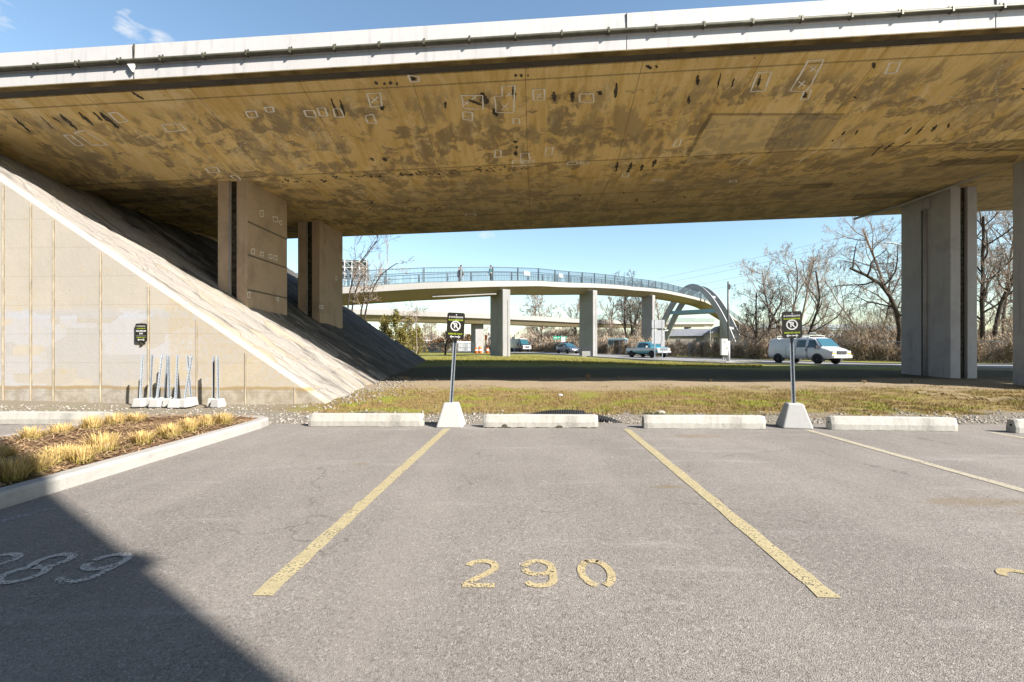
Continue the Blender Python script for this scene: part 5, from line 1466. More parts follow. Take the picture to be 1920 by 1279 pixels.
def small_car(name, u, Y, h, label, cat, paint, k=1.0, tall=1.0):
    o = place_car(name, u, Y, h[0], h[1], label, cat)
    c = Car(o, [(-2.2, .45, .95, 1.15, .82, .70), (-2.1, .34, 1.0, 1.45, .88, .68), (-1.5, .30, 1.0, 1.60 * tall, .92, .66), (-.2, .28, 1.0, 1.66 * tall, .93, .68), (.35, .28, 1.0, 1.58 * tall, .93, .66), (1.15, .28, 1.02, 1.10, .92, .78), (1.95, .32, .88, .95, .90, .74), (2.2, .40, .75, .80, .82, .68)], paint)
    c.body(); c.window([(-1.75, 1.06), (-.15, 1.05), (-.15, 1.46 * tall), (-1.5, 1.44 * tall)]); c.window([(-.05, 1.05), (.92, 1.05), (.35, 1.42 * tall), (-.05, 1.46 * tall)])
    c.across(1.12, 1.13, .74, .36, 1.57 * tall, .60, 'windscreen', M_ws)
    c.wheels((-1.35, 1.38), .33, .93)
    for sg in (1, -1): c.part('headlight', M_lamp, [((2.08, sg * .64, .74), (.16, .30, .13))]); c.part('mirror', paint, [((.85, sg * 1.0, 1.08), (.1, .16, .14))])
    c.part('grille', M_chrome, [((2.2, 0, .62), (.06, .9, .12))]); c.part('bumper', M_trim, [((2.18, 0, .45), (.14, 1.5, .14))]); c.part('number_plate', M_plate, [((2.27, 0, .5), (.02, .45, .12))])
    return o
small_car('suv', 1064, 72, (.40, -.92), 'dark blue hatchback car beside the middle footbridge pier', 'car', car_paint('suv_blue', (.035, .055, .085), .25))
small_car('car', 985, 97, (.45, -.9), 'silver car half hidden behind the dark van', 'car', car_paint('silver', (.45, .47, .48), .3))
dv = place_car('delivery_van', 975, 88, .45, -.89, 'tall black van with silver front behind the left footbridge pier', 'van')
c = Car(dv, [(-2.9, .5, 1.2, 2.2, .92, .82), (-2.7, .42, 1.2, 2.48, .98, .86), (0, .40, 1.2, 2.52, 1.0, .88), (1.1, .40, 1.2, 2.45, 1.0, .86), (1.4, .4, 1.2, 2.30, 1.0, .84), (2.15, .42, 1.25, 1.36, .98, .90), (2.65, .45, 1.05, 1.12, .96, .86), (2.85, .5, .92, .97, .92, .82)], car_paint('van_black', (.03, .032, .036), .3))
c.body(); c.across(2.13, 1.40, .84, 1.42, 2.30, .74, 'windscreen', M_ws); c.window([(.6, 1.3), (1.95, 1.3), (1.38, 2.05), (.65, 2.1)]); c.wheels((-1.7, 1.75), .37, 1.0)
c.part('bonnet', car_paint('van_silver', (.42, .43, .45), .3), [((2.5, 0, 1.15), (.55, 1.72, .12)), ((2.84, 0, .75), (.12, 1.8, .45))], .05)
for sg in (1, -1): c.part('headlight', M_lamp, [((2.88, sg * .72, .95), (.1, .3, .2))]); c.part('mirror', M_trim, [((1.8, sg * 1.14, 1.4), (.14, .2, .35))])
c.part('grille', M_trim, [((2.92, 0, .85), (.05, .8, .2))])
c.part('roof_cap', car_paint('van_silver_roof', (.5, .51, .53), .3), [((1.22, 0, 2.46), (.5, 1.5, .1))], .04)

# ------------------------------------------------------------------ street furniture far off
M_grey = simple('grey_paint', (.42, .43, .43), .6, .3, 0, .15, 4)
M_pale = simple('pale_sheet', (.37, .37, .38), .6, .3, 0, .08, 2)
def at(u, Y, z=None):
    x = (u - 960) / F * Y; return Vector((x, Y, gz(x, Y) if z is None else z))
def zpx(v, Y): return EYE + (661 - v) / F * Y
# utility pole with cabinet
p = at(1365.5, 40.5); up = empty('utility_pole', p, 0, 'slender grey pole with a pale control cabinet at the roadside', 'pole')
mb = MB(); mb.tube([(0, 0, -.1), (0, 0, 1.9)], [.15, .14], 12); mb.build('pole_sleeve', M_pale, up, True)
mb = MB(); mb.tube([(0, 0, 1.85), (0, 0, zpx(528, 40.5) - p.z)], [.11, .085], 10); mb.build('pole', simple('dark_steel', (.13, .13, .13), .55, .4, .3), up, True)
mb = MB(); mb.box((-.40, -.02, 1.35), (.55, .32, 1.45)); cb_ = mb.build('cabinet', simple('cabinet_paint', (.55, .52, .44), .6), up, bevel=.02)
mb = MB(); mb.box((-.40, -.187, 1.80), (.08, .02, .10)); mb.box((-.2, -.187, 1.25), (.05, .02, .16)); mb.build('cabinet_lock', M_dark, cb_)
mb = MB(); mb.tube([(-.45, 0, 0), (-.45, 0, .65)], .035, 6); mb.tube([(-.30, 0, .65), (-.30, 0, .3), (-.05, 0, .25)], .03, 6); mb.build('cabinet_leg', M_pale, up)
mb = MB(); mb.box((.05, 0, zpx(538, 40.5) - p.z), (.18, .2, .45)); mb.build('pole_head', M_trim, up)
mb = MB(); mb.box((0, 0, .03), (.7, .6, .12)); mb.build('pole_foot', M_base, up)
# big blank sign back
p = at(1234, 47); bs = empty('road_sign', p, R(-8), 'large pale road sign seen from behind on two posts by the pickup', 'road sign')
for xx in (-.33, .42):
    mb = MB(); mb.bar((xx, 0, 0), (xx, 0, zpx(600, 47) - p.z), .07, .07); mb.build('post', M_steel, bs)
mb = MB(); mb.box((.0, -.06, zpx(608.5, 47) - p.z), (1.28, .03, .93)); mb.box((.0, -.06, zpx(632, 47) - p.z), (1.28, .03, 1.40)); mb.build('sign_panel', M_pale, bs)
for zz in (616,): 
    mb = MB(); mb.box((0, -.085, zpx(zz, 47) - p.z), (1.28, .02, .03)); mb.build('panel_joint', M_dark, bs)
mb = MB(); mb.box((.47, -.1, zpx(646, 47) - p.z), (.34, .02, .5)); mb.build('small_plate', M_pale, bs)
for xx in (-.33, .42):
    mb = MB(); mb.bar((xx, -.09, zpx(652, 47) - p.z), (xx, -.09, zpx(600, 47) - p.z), .045, .03); mb.build('stiffener', M_grey, bs)
# green street sign
p = at(1050, 84); gs = empty('street_sign', p, R(-4), 'green street name sign on two posts beside the dark blue car', 'street sign')
M_green = simple('sign_green', (.02, .30, .17), .5, .3, 0, .05, 2)
mb = MB(); mb.box((0, 0, zpx(633.5, 84) - p.z), (2.55, .05, .60)); sgp = mb.build('sign_panel', M_green, gs)
text_mesh('BD DES ARTISANS', .30, 'sign_text', M_white, sgp, (0, -.03, zpx(633.5, 84) - p.z), (R(90), 0, 0), .004, .85) if False else None
mb = MB()
rr = random.Random(3)
xx = -1.1
while xx < 1.1:
    w = rr.uniform(.10, .2)
    mb.box((xx + w / 2, -.03, zpx(633.5, 84) - p.z), (w, .02, .22)); xx += w + .06 + (.15 if rr.random() < .25 else 0)
mb.build('sign_lettering', M_white, sgp)
for q in (-.85, .35):
    mb = MB(); mb.bar((q, .06, 0), (q, .06, zpx(628, 84) - p.z), .09); mb.build('post', M_pale, gs)
p = at(1056, 69); gb = empty('road_sign', p, 0, 'small grey sign back on a dark post in front of the dark blue car', 'road sign')
mb = MB(); mb.bar((0, 0, 0), (0, 0, zpx(632, 69) - p.z), .07); mb.build('post', M_trim, gb)
mb = MB(); mb.box((.0, -.05, zpx(636.5, 69) - p.z), (.62, .03, .80)); mb.build('sign_panel', M_grey, gb)
p = at(964, 66); gw = empty('road_sign', p, 0, 'small white sign on a thin post beside the left footbridge pier', 'road sign')
mb = MB(); mb.bar((0, 0, 0), (0, 0, zpx(632, 66) - p.z), .06); mb.build('post', M_pale, gw)
mb = MB(); mb.box((-.1, -.05, zpx(634, 66) - p.z), (.42, .03, .45)); mb.build('sign_panel', M_pale, gw)
p = at(1135, 92); gq = empty('road_sign', p, 0, 'little white sign above the brush left of the bus shelter', 'road sign')
mb = MB(); mb.bar((0, 0, 0), (0, 0, zpx(632, 92) - p.z), .06); mb.build('post', M_pale, gq)
mb = MB(); mb.box((0, -.05, zpx(635, 92) - p.z), (.35, .03, .6)); mb.build('sign_panel', M_pale, gq)
# bus shelter
p = at(1158, 68); bsh = empty('bus_shelter', p, R(-28), 'glazed bus shelter with pale frame beside the road', 'bus shelter')
mb = MB()
for xx in (-1.25, -.42, .42, 1.25):
    for yy in (-.65, .65): mb.box((xx, yy, 1.1), (.08, .08, 2.2))
mb.box((0, -.65, 2.16), (2.6, .1, .14)); mb.box((0, .65, 2.16), (2.6, .1, .14)); mb.build('frame', M_pale, bsh)
mb = MB(); mb.prism([(-1.4, -.8, 2.22), (1.4, -.8, 2.22), (1.4, .8, 2.22), (-1.4, .8, 2.22)], (0, 0, .1)); mb.prism([(-1.2, -.6, 2.32), (1.2, -.6, 2.32), (1.2, .6, 2.32), (-1.2, .6, 2.32)], (0, 0, .1)); mb.build('roof', simple('shelter_roof', (.25, .38, .42), .5), bsh)
gl = NM('shelter_glass', .08, .5); gl.color((.10, .15, .16)); gl.put(gl.b.inputs['Alpha'], .62); gl = gl.m
for q, d in (((0, .65, 1.15), (2.4, .02, 1.9)), ((-1.25, 0, 1.15), (.02, 1.2, 1.9)), ((1.25, 0, 1.15), (.02, 1.2, 1.9)), ((-.8, -.65, 1.15), (.7, .02, 1.9))):
    mb = MB(); mb.box(q, d); mb.build('pane', gl, bsh)
mb = MB(); mb.box((.2, .35, .5), (1.6, .4, .08)); mb.box((-.4, .35, .25), (.08, .3, .5)); mb.box((.8, .35, .25), (.08, .3, .5)); mb.build('bench', M_grey, bsh)
mb = MB(); mb.box((.85, -.62, .35), (.75, .06, .7)); mb.build('lower_panel', M_pale, bsh)
mb = MB(); mb.box((0, 0, .03), (3.6, 2.2, .14)); tag(mb.build('shelter_slab', M_kerb), 'concrete pad under the bus shelter', kind='structure').location = p
# orange delineator posts and cones
M_orange = simple('orange_plastic', (.50, .12, .03), .5, .3, 0, .1, 5)
def cone(u, Y, h, label, group):
    p = at(u, Y); o = empty('traffic_cone', p + Vector((0, 0, .04)), 0, label, 'traffic cone', group)
    mb = MB(); mb.lathe([(.16, .03), (.05, h * .98), (.04, h)], (0, 0, 0), 'Z', 10); mb.build('cone', M_orange, o, True)
    mb = MB(); mb.box((0, 0, .02), (.42, .42, .04)); mb.build('foot', M_trim, o)
    mb = MB(); mb.lathe([(.13, h * .45), (.112, h * .62)], (0, 0, 0), 'Z', 10); mb.build('band', M_white, o, True)
cone(1016, 90, .95, 'leftmost orange cone on the road left of the dark blue car', 'orange cones on the road')
cone(1029, 88, .95, 'middle orange cone on the road left of the dark blue car', 'orange cones on the road')
cone(1040.5, 86, .95, 'orange cone next to the dark blue car', 'orange cones on the road')
cone(1167, 66, .8, 'orange cone at the corner of the bus shelter', 'orange cones on the road')
for u, Y, h, lb in ((893, 74, 1.0, 'orange striped barrel near the left footbridge pier'), (900, 75, 1.15, 'taller orange barrel right of the striped one'), (914, 76, .9, 'short orange barrel close to the left pier')):
    p = at(u, Y); o = empty('traffic_barrel', p, 0, lb, 'traffic barrel', 'orange barrels behind the fence')
    mb = MB(); mb.lathe([(.30, 0), (.28, .3), (.29, .32), (.26, h * .6), (.27, h * .62), (.22, h)], (0, 0, 0), 'Z', 12); mb.build('barrel', M_orange, o, True)
    mb = MB(); mb.lathe([(.30, .45), (.285, .65)], (0, 0, 0), 'Z', 12); mb.build('band', M_white, o)
# low pale fence at left and things behind it
pf = empty('panel_fence', (0, 0, 0), 0, 'low pale mesh fence beyond the grass at left', 'fence')
fx = [at(u, Y) for u, Y in ((770, 84), (795, 82), (822, 80), (848, 78), (872, 76), (893, 74.5))]
for i, q in enumerate(fx):
    mb = MB(); mb.bar(q, q + Vector((0, 0, 1.75)), .09); mb.build('post', M_pale, pf)
    if i < len(fx) - 1:
        r_ = fx[i + 1]; mb = MB()
        for zz in (.15, .9, 1.7): mb.bar(q + Vector((0, 0, zz)), r_ + Vector((0, 0, zz)), .06)
        for j in range(1, 22): w_ = q.lerp(r_, j / 22); mb.bar(w_ + Vector((0, 0, .15)), w_ + Vector((0, 0, 1.7)), .035)
        mb.build('mesh_panel', M_pale, pf)
for i, (u, Y, w, h, cc, lb) in enumerate(((812, 92, 4.5, 2.2, (.52, .54, .56), 'pale grey trailer behind the left mesh fence'), (868, 90, 4.0, 1.9, (.60, .62, .64), 'white site container behind the mesh fence near the sign'))):
    p = at(u, Y); o = empty('site_container', p, R(12), lb, 'container', 'containers behind the mesh fence')
    mb = MB(); mb.box((0, 0, h / 2 + .15), (w, 2.2, h)); mb.build('box', simple('container_%d' % i, cc, .6, .3, 0, .15, 1), o, bevel=.03)
    mb = MB()
    for j in range(12): mb.box((-w / 2 + w * (j + .5) / 12, -1.12, h / 2 + .15), (w / 30, .04, h * .9))
    mb.build('ribs', simple('container_rib_%d' % i, tuple(x * .8 for x in cc), .6), o)
    mb = MB(); mb.box((.3, -1.15, h * .55), (.9, .03, h * .6)); mb.build('door', M_grey, o)
for i, (u, vt, Y) in enumerate(((905, 622, 86), (911, 628, 84), (917, 615, 88))):
    p = at(u, Y); h = zpx(vt, Y) - p.z; o = empty('signal_pole', p, 0, ('thin site pole with a box on top left of the pier', 'short dark site pole between two taller ones', 'site pole with two boxes touching the left pier')[i], 'pole', 'site poles beside the left pier')
    mb = MB(); mb.tube([(0, 0, 0), (0, 0, h)], .08, 8); mb.build('pole', M_trim, o)
    mb = MB(); mb.box((0, -.12, h - .5), (.4, .3, .9))
    if i == 2: mb.box((.1, -.12, h - 1.9), (.4, .3, .8))
    mb.build('signal_box', (M_trim, M_orange, M_grey)[i], o)
# street lamps
def lamp(u, vb, vt, Y, arm, label, r=.07, ah=.5):
    p = at(u, Y); h = zpx(vt, Y) - p.z; o = empty('street_lamp', p, 0, label, 'street lamp')
    mb = MB(); P = [(0, 0, 0), (0, 0, h - ah * 2)] + [(arm * (1 - math.cos(R(a))), 0, h - ah * 2 + ah * 2 * math.sin(R(a))) for a in (20, 40, 60, 80, 90)] ; mb.tube(P, [r] + [r * .7] * (len(P) - 1), 8); mb.build('pole', M_grey, o, True)
    mb = MB(); e = P[-1]; s = 1 if arm > 0 else -1
    mb.prism([(e[0] - .1 * s, -.12, e[2] - .02), (e[0] + .75 * s, -.14, e[2] - .04), (e[0] + .75 * s, .14, e[2] - .04), (e[0] - .1 * s, .12, e[2] - .02)], (0, 0, .13)); mb.build('lamp_head', M_grey, o, bevel=.03)
    return o
lamp(1705, 660, 456, 52, -2.1, 'street lamp with a curved arm reaching left beside the right pier', .11, .8)
lamp(903, 660, 605, 120, -1.4, 'small curved street lamp far behind the nearer sign', .09, .8)
lamp(867, 660, 558, 130, .4, 'thin tall street lamp rising above the lower ramp behind the nearer sign', .10, .2)
lamp(1332, 660, 612, 120, -1.0, 'pale street lamp in front of the houses under the arch', .10, .3)
lamp(1007, 660, 606, 110, .3, 'slim pale lamp post above the brush near the green sign', .10, .2)
# billboard frame
p = at(640, 96); bb = empty('billboard', p, R(8), 'back of a billboard on a pale steel lattice at left', 'billboard')
H = zpx(488, 96) - p.z
mb = MB(); mb.box((1.5, 0, H - 2.0), (8, .3, 4.2)); mb.build('panel', simple('board_back', (.05, .075, .07), .7), bb)
mb = MB()
for i in range(6): mb.bar((-2.2 + i * 1.5, -.6, 0), (-2.2 + i * 1.5, -.6, H), .22)
for j in range(8):
    z = H - .3 - j * 1.3; mb.bar((-2.2, -.62, z), (5.4, -.62, z), .13)
    for i in range(5): mb.bar((-2.2 + i * 1.5, -.64, z), (-.7 + i * 1.5, -.64, z - 1.3), .09)
for i in range(9): mb.box((-2 + i * .9, -.9, H - 4.3), (.2, 1.2, .2))
mb.build('lattice', M_pale, bb)
# houses under the arch
M_roof = simple('shingle_roof', (.15, .155, .17), .85, .2, 0, .15, 2)
M_hw = simple('house_wall', (.30, .27, .22), .8, .2, 0, .1, 1)
def house(u, Y, w, d, hw, hr, rz, label, gable=True):
    p = at(u, Y); o = empty('house', p, rz, label, 'house', 'houses behind the hedge under the arch')
    mb = MB(); mb.box((0, 0, hw / 2), (w, d, hw)); wl = mb.build('wall', M_hw, o)
    mb = MB()
    if gable: mb.prism([(-w / 2 - .4, -d / 2 - .4, hw), (w / 2 + .4, -d / 2 - .4, hw), (0, -d / 2 - .4, hw + hr)], (0, d + .8, 0))
    else: mb.prism([(-w / 2 - .4, -d / 2 - .4, hw), (-w / 2 - .4, d / 2 + .4, hw), (-w / 2 - .4, 0, hw + hr)], (w + .8, 0, 0))
    mb.build('roof', M_roof, o)
    for xx in (-w * .28, w * .22):
        mb = MB(); mb.box((xx, -d / 2 - .02, hw * .62), (1.1, .06, 1.2)); wn = mb.build('window', M_glass, o)
        mb = MB(); mb.box((xx, -d / 2 - .05, hw * .62), (.06, .05, 1.2)); mb.box((xx, -d / 2 - .05, hw * .62 - .62), (1.3, .1, .08)); mb.build('frame', M_white, wn)
    mb = MB(); mb.box((0, -d / 2 - .03, 1.0), (.9, .06, 2.0)); mb.build('door', M_trim, o)
    if gable:
        mb = MB(); mb.prism([(-w / 2 + .5, -d / 2 - .38, hw - .1), (w / 2 - .5, -d / 2 - .38, hw - .1), (0, -d / 2 - .38, hw + hr - .7)], (0, .3, 0)); mb.build('gable', M_hw, o)
    return o
house(1347, 128, 6.0, 8, 4.6, 2.2, R(-12), 'small pale gabled house under the right leg of the arch')
house(1300, 140, 17, 9, 4.2, 2.3, R(-15), 'long low house with grey roof seen through the arch', False)
house(1230, 150, 14, 9, 4.0, 2.4, R(-15), 'low grey-roofed house half hidden by the large sign back', False)

# people on the footbridge (skin figures)
def person(loc, rz, label, jacket, trousers, hair, stride=.16, bag=None):
    root = empty('person', loc, rz, label, 'person')
    M_skin = simple('skin', (.45, .28, .20), .6, .3, 0, .05, 6)
    def skin(name, V, E_, rad, mat, sub=2, rootv=0):
        me = bpy.data.meshes.new(name); me.from_pydata(V, E_, []); me.materials.append(mat)
        o = bpy.data.objects.new(name, me); COL.objects.link(o); o.parent = root
        sm = o.modifiers.new('skin', 'SKIN')
        for i, r in enumerate(rad):
            me.skin_vertices[0].data[i].radius = (r, r) if not isinstance(r, tuple) else r
        me.skin_vertices[0].data[rootv].use_root = True
        sm.use_smooth_shade = True
        s = o.modifiers.new('sub', 'SUBSURF'); s.levels = sub; s.render_levels = sub
        return o
    s = stride
    V = [(0, 0, .95), (0, 0, 1.15), (0, 0, 1.38), (0, 0, 1.48), (.02, 0, 1.58), (.03, 0, 1.68)]
    rad = [(.13, .10), (.12, .09), (.14, .10), .055, .085, .075]
    E_ = [(0, 1), (1, 2), (2, 3), (3, 4), (4, 5)]
    for sg in (1, -1):
        b = len(V); f = s * sg
        V += [(f * .1, sg * .09, .88), (f * .7 + .04, sg * .10, .50), (f - .02, sg * .10, .09), (f + .14, sg * .11, .04)]; rad += [.085, .06, .042, .035]; E_ += [(0, b), (b, b + 1), (b + 1, b + 2), (b + 2, b + 3)]
        b = len(V); f = -s * sg * .9
        V += [(0, sg * .19, 1.40), (f * .5 - .02, sg * .235, 1.12), (f + .08, sg * .23, .88), (f + .11, sg * .23, .80)]; rad += [.05, .042, .032, .034]; E_ += [(2, b), (b, b + 1), (b + 1, b + 2), (b + 2, b + 3)]
        for k in range(5):
            q = len(V); dx = (-.024 + .014 * k); ln = (.06, .075, .08, .072, .055)[k]
            if k == 0: V += [(f + .15, sg * .215, .80), (f + .165, sg * .205, .77)]
            else: V += [(f + .11 + dx, sg * .235, .80 - ln * .55), (f + .12 + dx, sg * .222, .80 - ln)]
            rad += [.009, .007]; E_ += [(b + 3, q), (q, q + 1)]
    skin('body', V, E_, rad, M_skin)
    # face
    mb = MB(); mb.lathe([(.001, 0), (.016, .0), (.001, .03)], (.105, 0, 1.60), 'X', 6); mb.build('nose', M_skin, root)
    mb = MB()
    for sg in (1, -1): mb.box((.095, sg * .032, 1.63), (.02, .02, .01))
    mb.box((.096, 0, 1.565), (.02, .045, .008)); mb.build('face_features', M_trim, root)
    # hair cap
    bm = bmesh.new(); bmesh.ops.create_uvsphere(bm, u_segments=12, v_segments=8, radius=.105)
    for v in list(bm.verts):
        v.co.z *= 1.05
        if v.co.z < -.02 and v.co.x > -.02: v.co.x = min(v.co.x, -.02)
    me = bpy.data.meshes.new('hair'); bm.to_mesh(me); bm.free(); me.materials.append(hair); o = bpy.data.objects.new('hair', me); COL.objects.link(o); o.parent = root; o.location = (.008, 0, 1.665)
    # jacket
    V = [(0, 0, .86), (0, 0, 1.12), (0, 0, 1.40), (0, 0, 1.47)]; rad = [(.175, .14), (.16, .125), (.175, .125), .075]; E_ = [(0, 1), (1, 2), (2, 3)]
    for sg in (1, -1):
        b = len(V); f = -s * sg * .9; V += [(0, sg * .2, 1.40), (f * .5 - .02, sg * .24, 1.12), (f + .06, sg * .235, .92)]; rad += [.07, .06, .05]; E_ += [(2, b), (b, b + 1), (b + 1, b + 2)]
    skin('jacket', V, E_, rad, jacket)
    V = [(0, 0, .93)]; rad = [(.15, .12)]; E_ = []
    for sg in (1, -1):
        b = len(V); f = s * sg; V += [(f * .1, sg * .09, .85), (f * .7 + .04, sg * .10, .50), (f - .02, sg * .10, .12)]; rad += [.10, .075, .06]; E_ += [(0, b), (b, b + 1), (b + 1, b + 2)]
    skin('trousers', V, E_, rad, trousers)
    for sg in (1, -1):
        f = s * sg; mb = MB(); mb.box((f + .06, sg * .105, .045), (.28, .10, .09)); mb.build('shoe', M_trim, root, bevel=.03)
    return root
def on_deck(i, t, off):
    a, b = NRv[i], NRv[i + 1]; d, n = frame(NRv, i); q = a.lerp(b, t) + n * off; return q + Vector((0, 0, .0)), math.atan2(d.y, d.x)
q, a = on_deck(8, .21, 1.2); person(q, a + math.pi, 'person in a teal jacket and dark trousers walking on the footbridge above the left pier', simple('teal_cloth', (.16, .42, .44), .8), simple('dark_cloth', (.05, .06, .06), .9), simple('dark_hair', (.03, .02, .015), .7))
q, a = on_deck(7, .12, 1.0); person(q, a, 'person in a long brown coat walking on the footbridge left of the teal walker', simple('brown_cloth', (.15, .12, .10), .85), simple('grey_cloth', (.12, .11, .10), .9), simple('brown_hair', (.06, .04, .025), .7), .10)
q, a = on_deck(7, .17, 1.9); person(q, a, 'person in grey clothes walking beside the brown coat on the footbridge', simple('grey_jacket', (.22, .21, .20), .85), simple('charcoal_cloth', (.06, .06, .065), .9), simple('fair_hair', (.25, .17, .09), .7), .14)

# ------------------------------------------------------------------ trees
def bark_mat(name, a, b):
    m = NM(name, .9, .1); f = m.noise(m.obj, 3, 5, .7); m.color(m.mix(m.ramp(f, .3, .7), a, b)); return m.m
M_bark = bark_mat('grey_bark', (.16, .13, .10), (.30, .25, .20))
M_barkd = bark_mat('dark_bark', (.03, .025, .02), (.075, .06, .045))
M_twig = bark_mat('twigs', (.22, .17, .13), (.34, .27, .21))
M_twigd = bark_mat('dark_twigs', (.07, .055, .045), (.15, .115, .09))
class TB:
    def __init__(s): s.V = []; s.F = []; s.n = 0
    def tube(s, path, rad, k):
        P = [Vector(p) for p in path]; x = None
        b = s.n
        for i, p in enumerate(P):
            d = P[min(len(P) - 1, i + 1)] - P[max(0, i - 1)]; d.normalize()
            if x is None:
                x = d.cross(Vector((.3, .2, 1)));
                if x.length < 1e-3: x = d.cross(Vector((1, 0, 0)))
            else: x = x - d * x.dot(d)
            x.normalize(); y = d.cross(x)
            for j in range(k):
                t = 6.2832 * j / k; q = p + (x * math.cos(t) + y * math.sin(t)) * rad[i]; s.V.append((q.x, q.y, q.z))
        s.n += len(P) * k
        for i in range(len(P) - 1):
            for j in range(k):
                a = b + i * k + j; c = b + i * k + (j + 1) % k; s.F.append((a, c, c + k, a + k))
def grow(seed, H=12, r0=.16, stems=1, spread=.5, lean=None, levels=4, dens=1.0, droop=0.0, first=.3, upb=.25, tip=.009):
    r = random.Random(seed); tr, cr = TB(), TB()
    def branch(p, d, L, rad, lv):
        n = 7 if lv == 0 else (5 if lv == 1 else (4 if lv == 2 else 3))
        path = [p]; q = p.copy(); dd = d.normalized(); k0 = dd.copy()
        for i in range(n):
            w = .10 if lv == 0 else .22
            bend = Vector((r.gauss(0, w), r.gauss(0, w), r.gauss(0, w * .6)))
            g = (upb if lv > 0 else .06) - droop * (lv >= 2) * 1.4
            dd = (dd + bend + Vector((0, 0, g * .35)) + (lean * (i / n) * .28 if (lean is not None and lv == 0) else Vector((0, 0, 0)))).normalized()
            q = q + dd * (L / n); path.append(q.copy())
        rr_ = [max(tip, rad * (1 - (.55 if lv == 0 else .75) * i / n)) for i in range(n + 1)]
        (tr if lv <= 1 - (stems > 1) * 0 and lv < 1 or (lv == 1 and rad > .05) else cr).tube(path, rr_, 7 if lv == 0 else (5 if lv == 1 else 3))
        if lv >= levels: return
        nc = {0: 9, 1: 7, 2: 6, 3: 5}[lv] * dens
        nc = int(nc + r.random())
        for c_ in range(nc):
            t = (first if lv == 0 else .2) + (1 - (first if lv == 0 else .2)) * (c_ + r.random() * .9) / max(1, nc)
            t = min(.98, t); f = t * n; i = int(f); pp = path[i].lerp(path[i + 1], f - i); ax = (path[i + 1] - path[i]).normalized()
            a = r.uniform(0, 6.283); pe = ax.orthogonal().normalized(); pe = Matrix.Rotation(a, 3, ax) @ pe
            ang = R(r.uniform(25, 60)) * (spread / .5)
            nd = ax * math.cos(ang) + pe * math.sin(ang)
            ll = L * (r.uniform(.35, .62) if lv == 0 else r.uniform(.35, .6)) * (1.05 - .45 * t)
            branch(pp, nd, ll, rr_[min(i, n)] * r.uniform(.45, .65), lv + 1)
    for s_ in range(stems):
        a = 6.283 * s_ / stems + r.uniform(-.5, .5); k = 0 if stems == 1 else r.uniform(.10, .28)
        branch(Vector((math.cos(a) * .15 * (stems > 1), math.sin(a) * .15 * (stems > 1), -.15)), Vector((math.cos(a) * k, math.sin(a) * k, 1)), H * r.uniform(.8, 1.0), r0 * (1 if stems == 1 else r.uniform(.65, .95)), 0)
    return tr, cr
def tree(name, loc, label, cat, group, mats, **kw):
    tr, cr = grow(**kw); o = empty(name, loc, 0, label, cat, group)
    np_mesh('trunk', tr.V, tr.F, mats[0], o, True); np_mesh('crown', cr.V, cr.F, mats[1], o)
    return o
GB = (M_bark, M_twig); DB = (M_barkd, M_twigd)
G = 'bare trees beyond the road'
tA = tree('bare_tree', at(1483, 50), 'tall pale three-stemmed bare tree right behind the right-hand sign', 'tree', G, GB, seed=3, H=12.5, r0=.17, stems=3, spread=.5, first=.3, levels=4, dens=.95)
tB = tree('bare_tree', at(1420, 52), 'bushy bare tree left of the right-hand sign with a crooked trunk', 'tree', G, DB, seed=8, H=9.5, r0=.2, stems=2, spread=.65, first=.2, levels=4, dens=1.0)
tC = tree('bare_tree', at(1517, 46), 'slim dark bare tree right of the three-stemmed one', 'tree', G, (M_barkd, M_twig), seed=15, H=11.5, r0=.15, stems=1, spread=.5, lean=Vector((-.7, 0, 0)), first=.25, levels=4)
tD = tree('leaning_tree', at(1686, 43), 'dark bare tree leaning left with hanging twigs beside the right pier', 'tree', G, DB, seed=21, H=12.0, r0=.24, stems=1, spread=.6, lean=Vector((-2.2, 0, -.35)), first=.3, levels=4, dens=1.1, droop=.55, upb=.1)
tE = tree('bare_tree', at(1700, 47), 'tall bare tree rising behind the right pier', 'tree', G, GB, seed=27, H=16.5, r0=.24, stems=2, spread=.5, first=.3, levels=4, dens=1.0)
tF = tree('bare_tree', at(1852, 46), 'tall bare tree seen between the two right piers, at the left of the gap', 'tree', G, (M_barkd, M_twig), seed=31, H=16, r0=.26, stems=2, spread=.5, first=.25, levels=4, dens=1.1)
tG = tree('bare_tree', at(1885, 48), 'pale bare tree seen between the two right piers, at the right of the gap', 'tree', G, GB, seed=36, H=17, r0=.24, stems=2, spread=.55, first=.2, levels=4, dens=1.1)
tH = tree('bare_tree', at(1014, 112), 'wide pale bare tree behind the lower ramp above the green sign', 'tree', G, GB, seed=41, H=14.0, r0=.3, stems=2, spread=.62, first=.15, levels=4, dens=1.15, tip=.02)
tI = tree('bare_tree', at(1076, 104), 'upright bare tree left of the middle footbridge pier', 'tree', G, GB, seed=44, H=12.5, r0=.22, stems=1, spread=.5, first=.2, levels=4, tip=.018)
tJ = tree('bare_tree', at(1180, 96), 'dark bare tree with forked trunk between the middle and right footbridge piers', 'tree', G, DB, seed=47, H=14, r0=.3, stems=3, spread=.5, first=.25, levels=4, tip=.018)
def more(src, loc, rz, sc, label):
    o = dup(src, loc, rz, label); o.scale = (sc, sc, sc); return o
more(tI, at(1145, 100), 1.2, 1.0, 'slender bare tree just right of the middle footbridge pier')
more(tA, at(1196, 90), 2.2, .85, 'pale bare tree directly left of the right footbridge pier')
more(tI, at(1240, 120), 3.0, 1.2, 'bare tree top rising above the footbridge railing near the arch')
more(tB, at(1395, 64), 1.0, .85, 'smaller bare tree between the cabinet pole and the crooked tree')
more(tC, at(1448, 60), 2.6, 1.0, 'thin bare tree between the crooked tree and the three-stemmed tree')
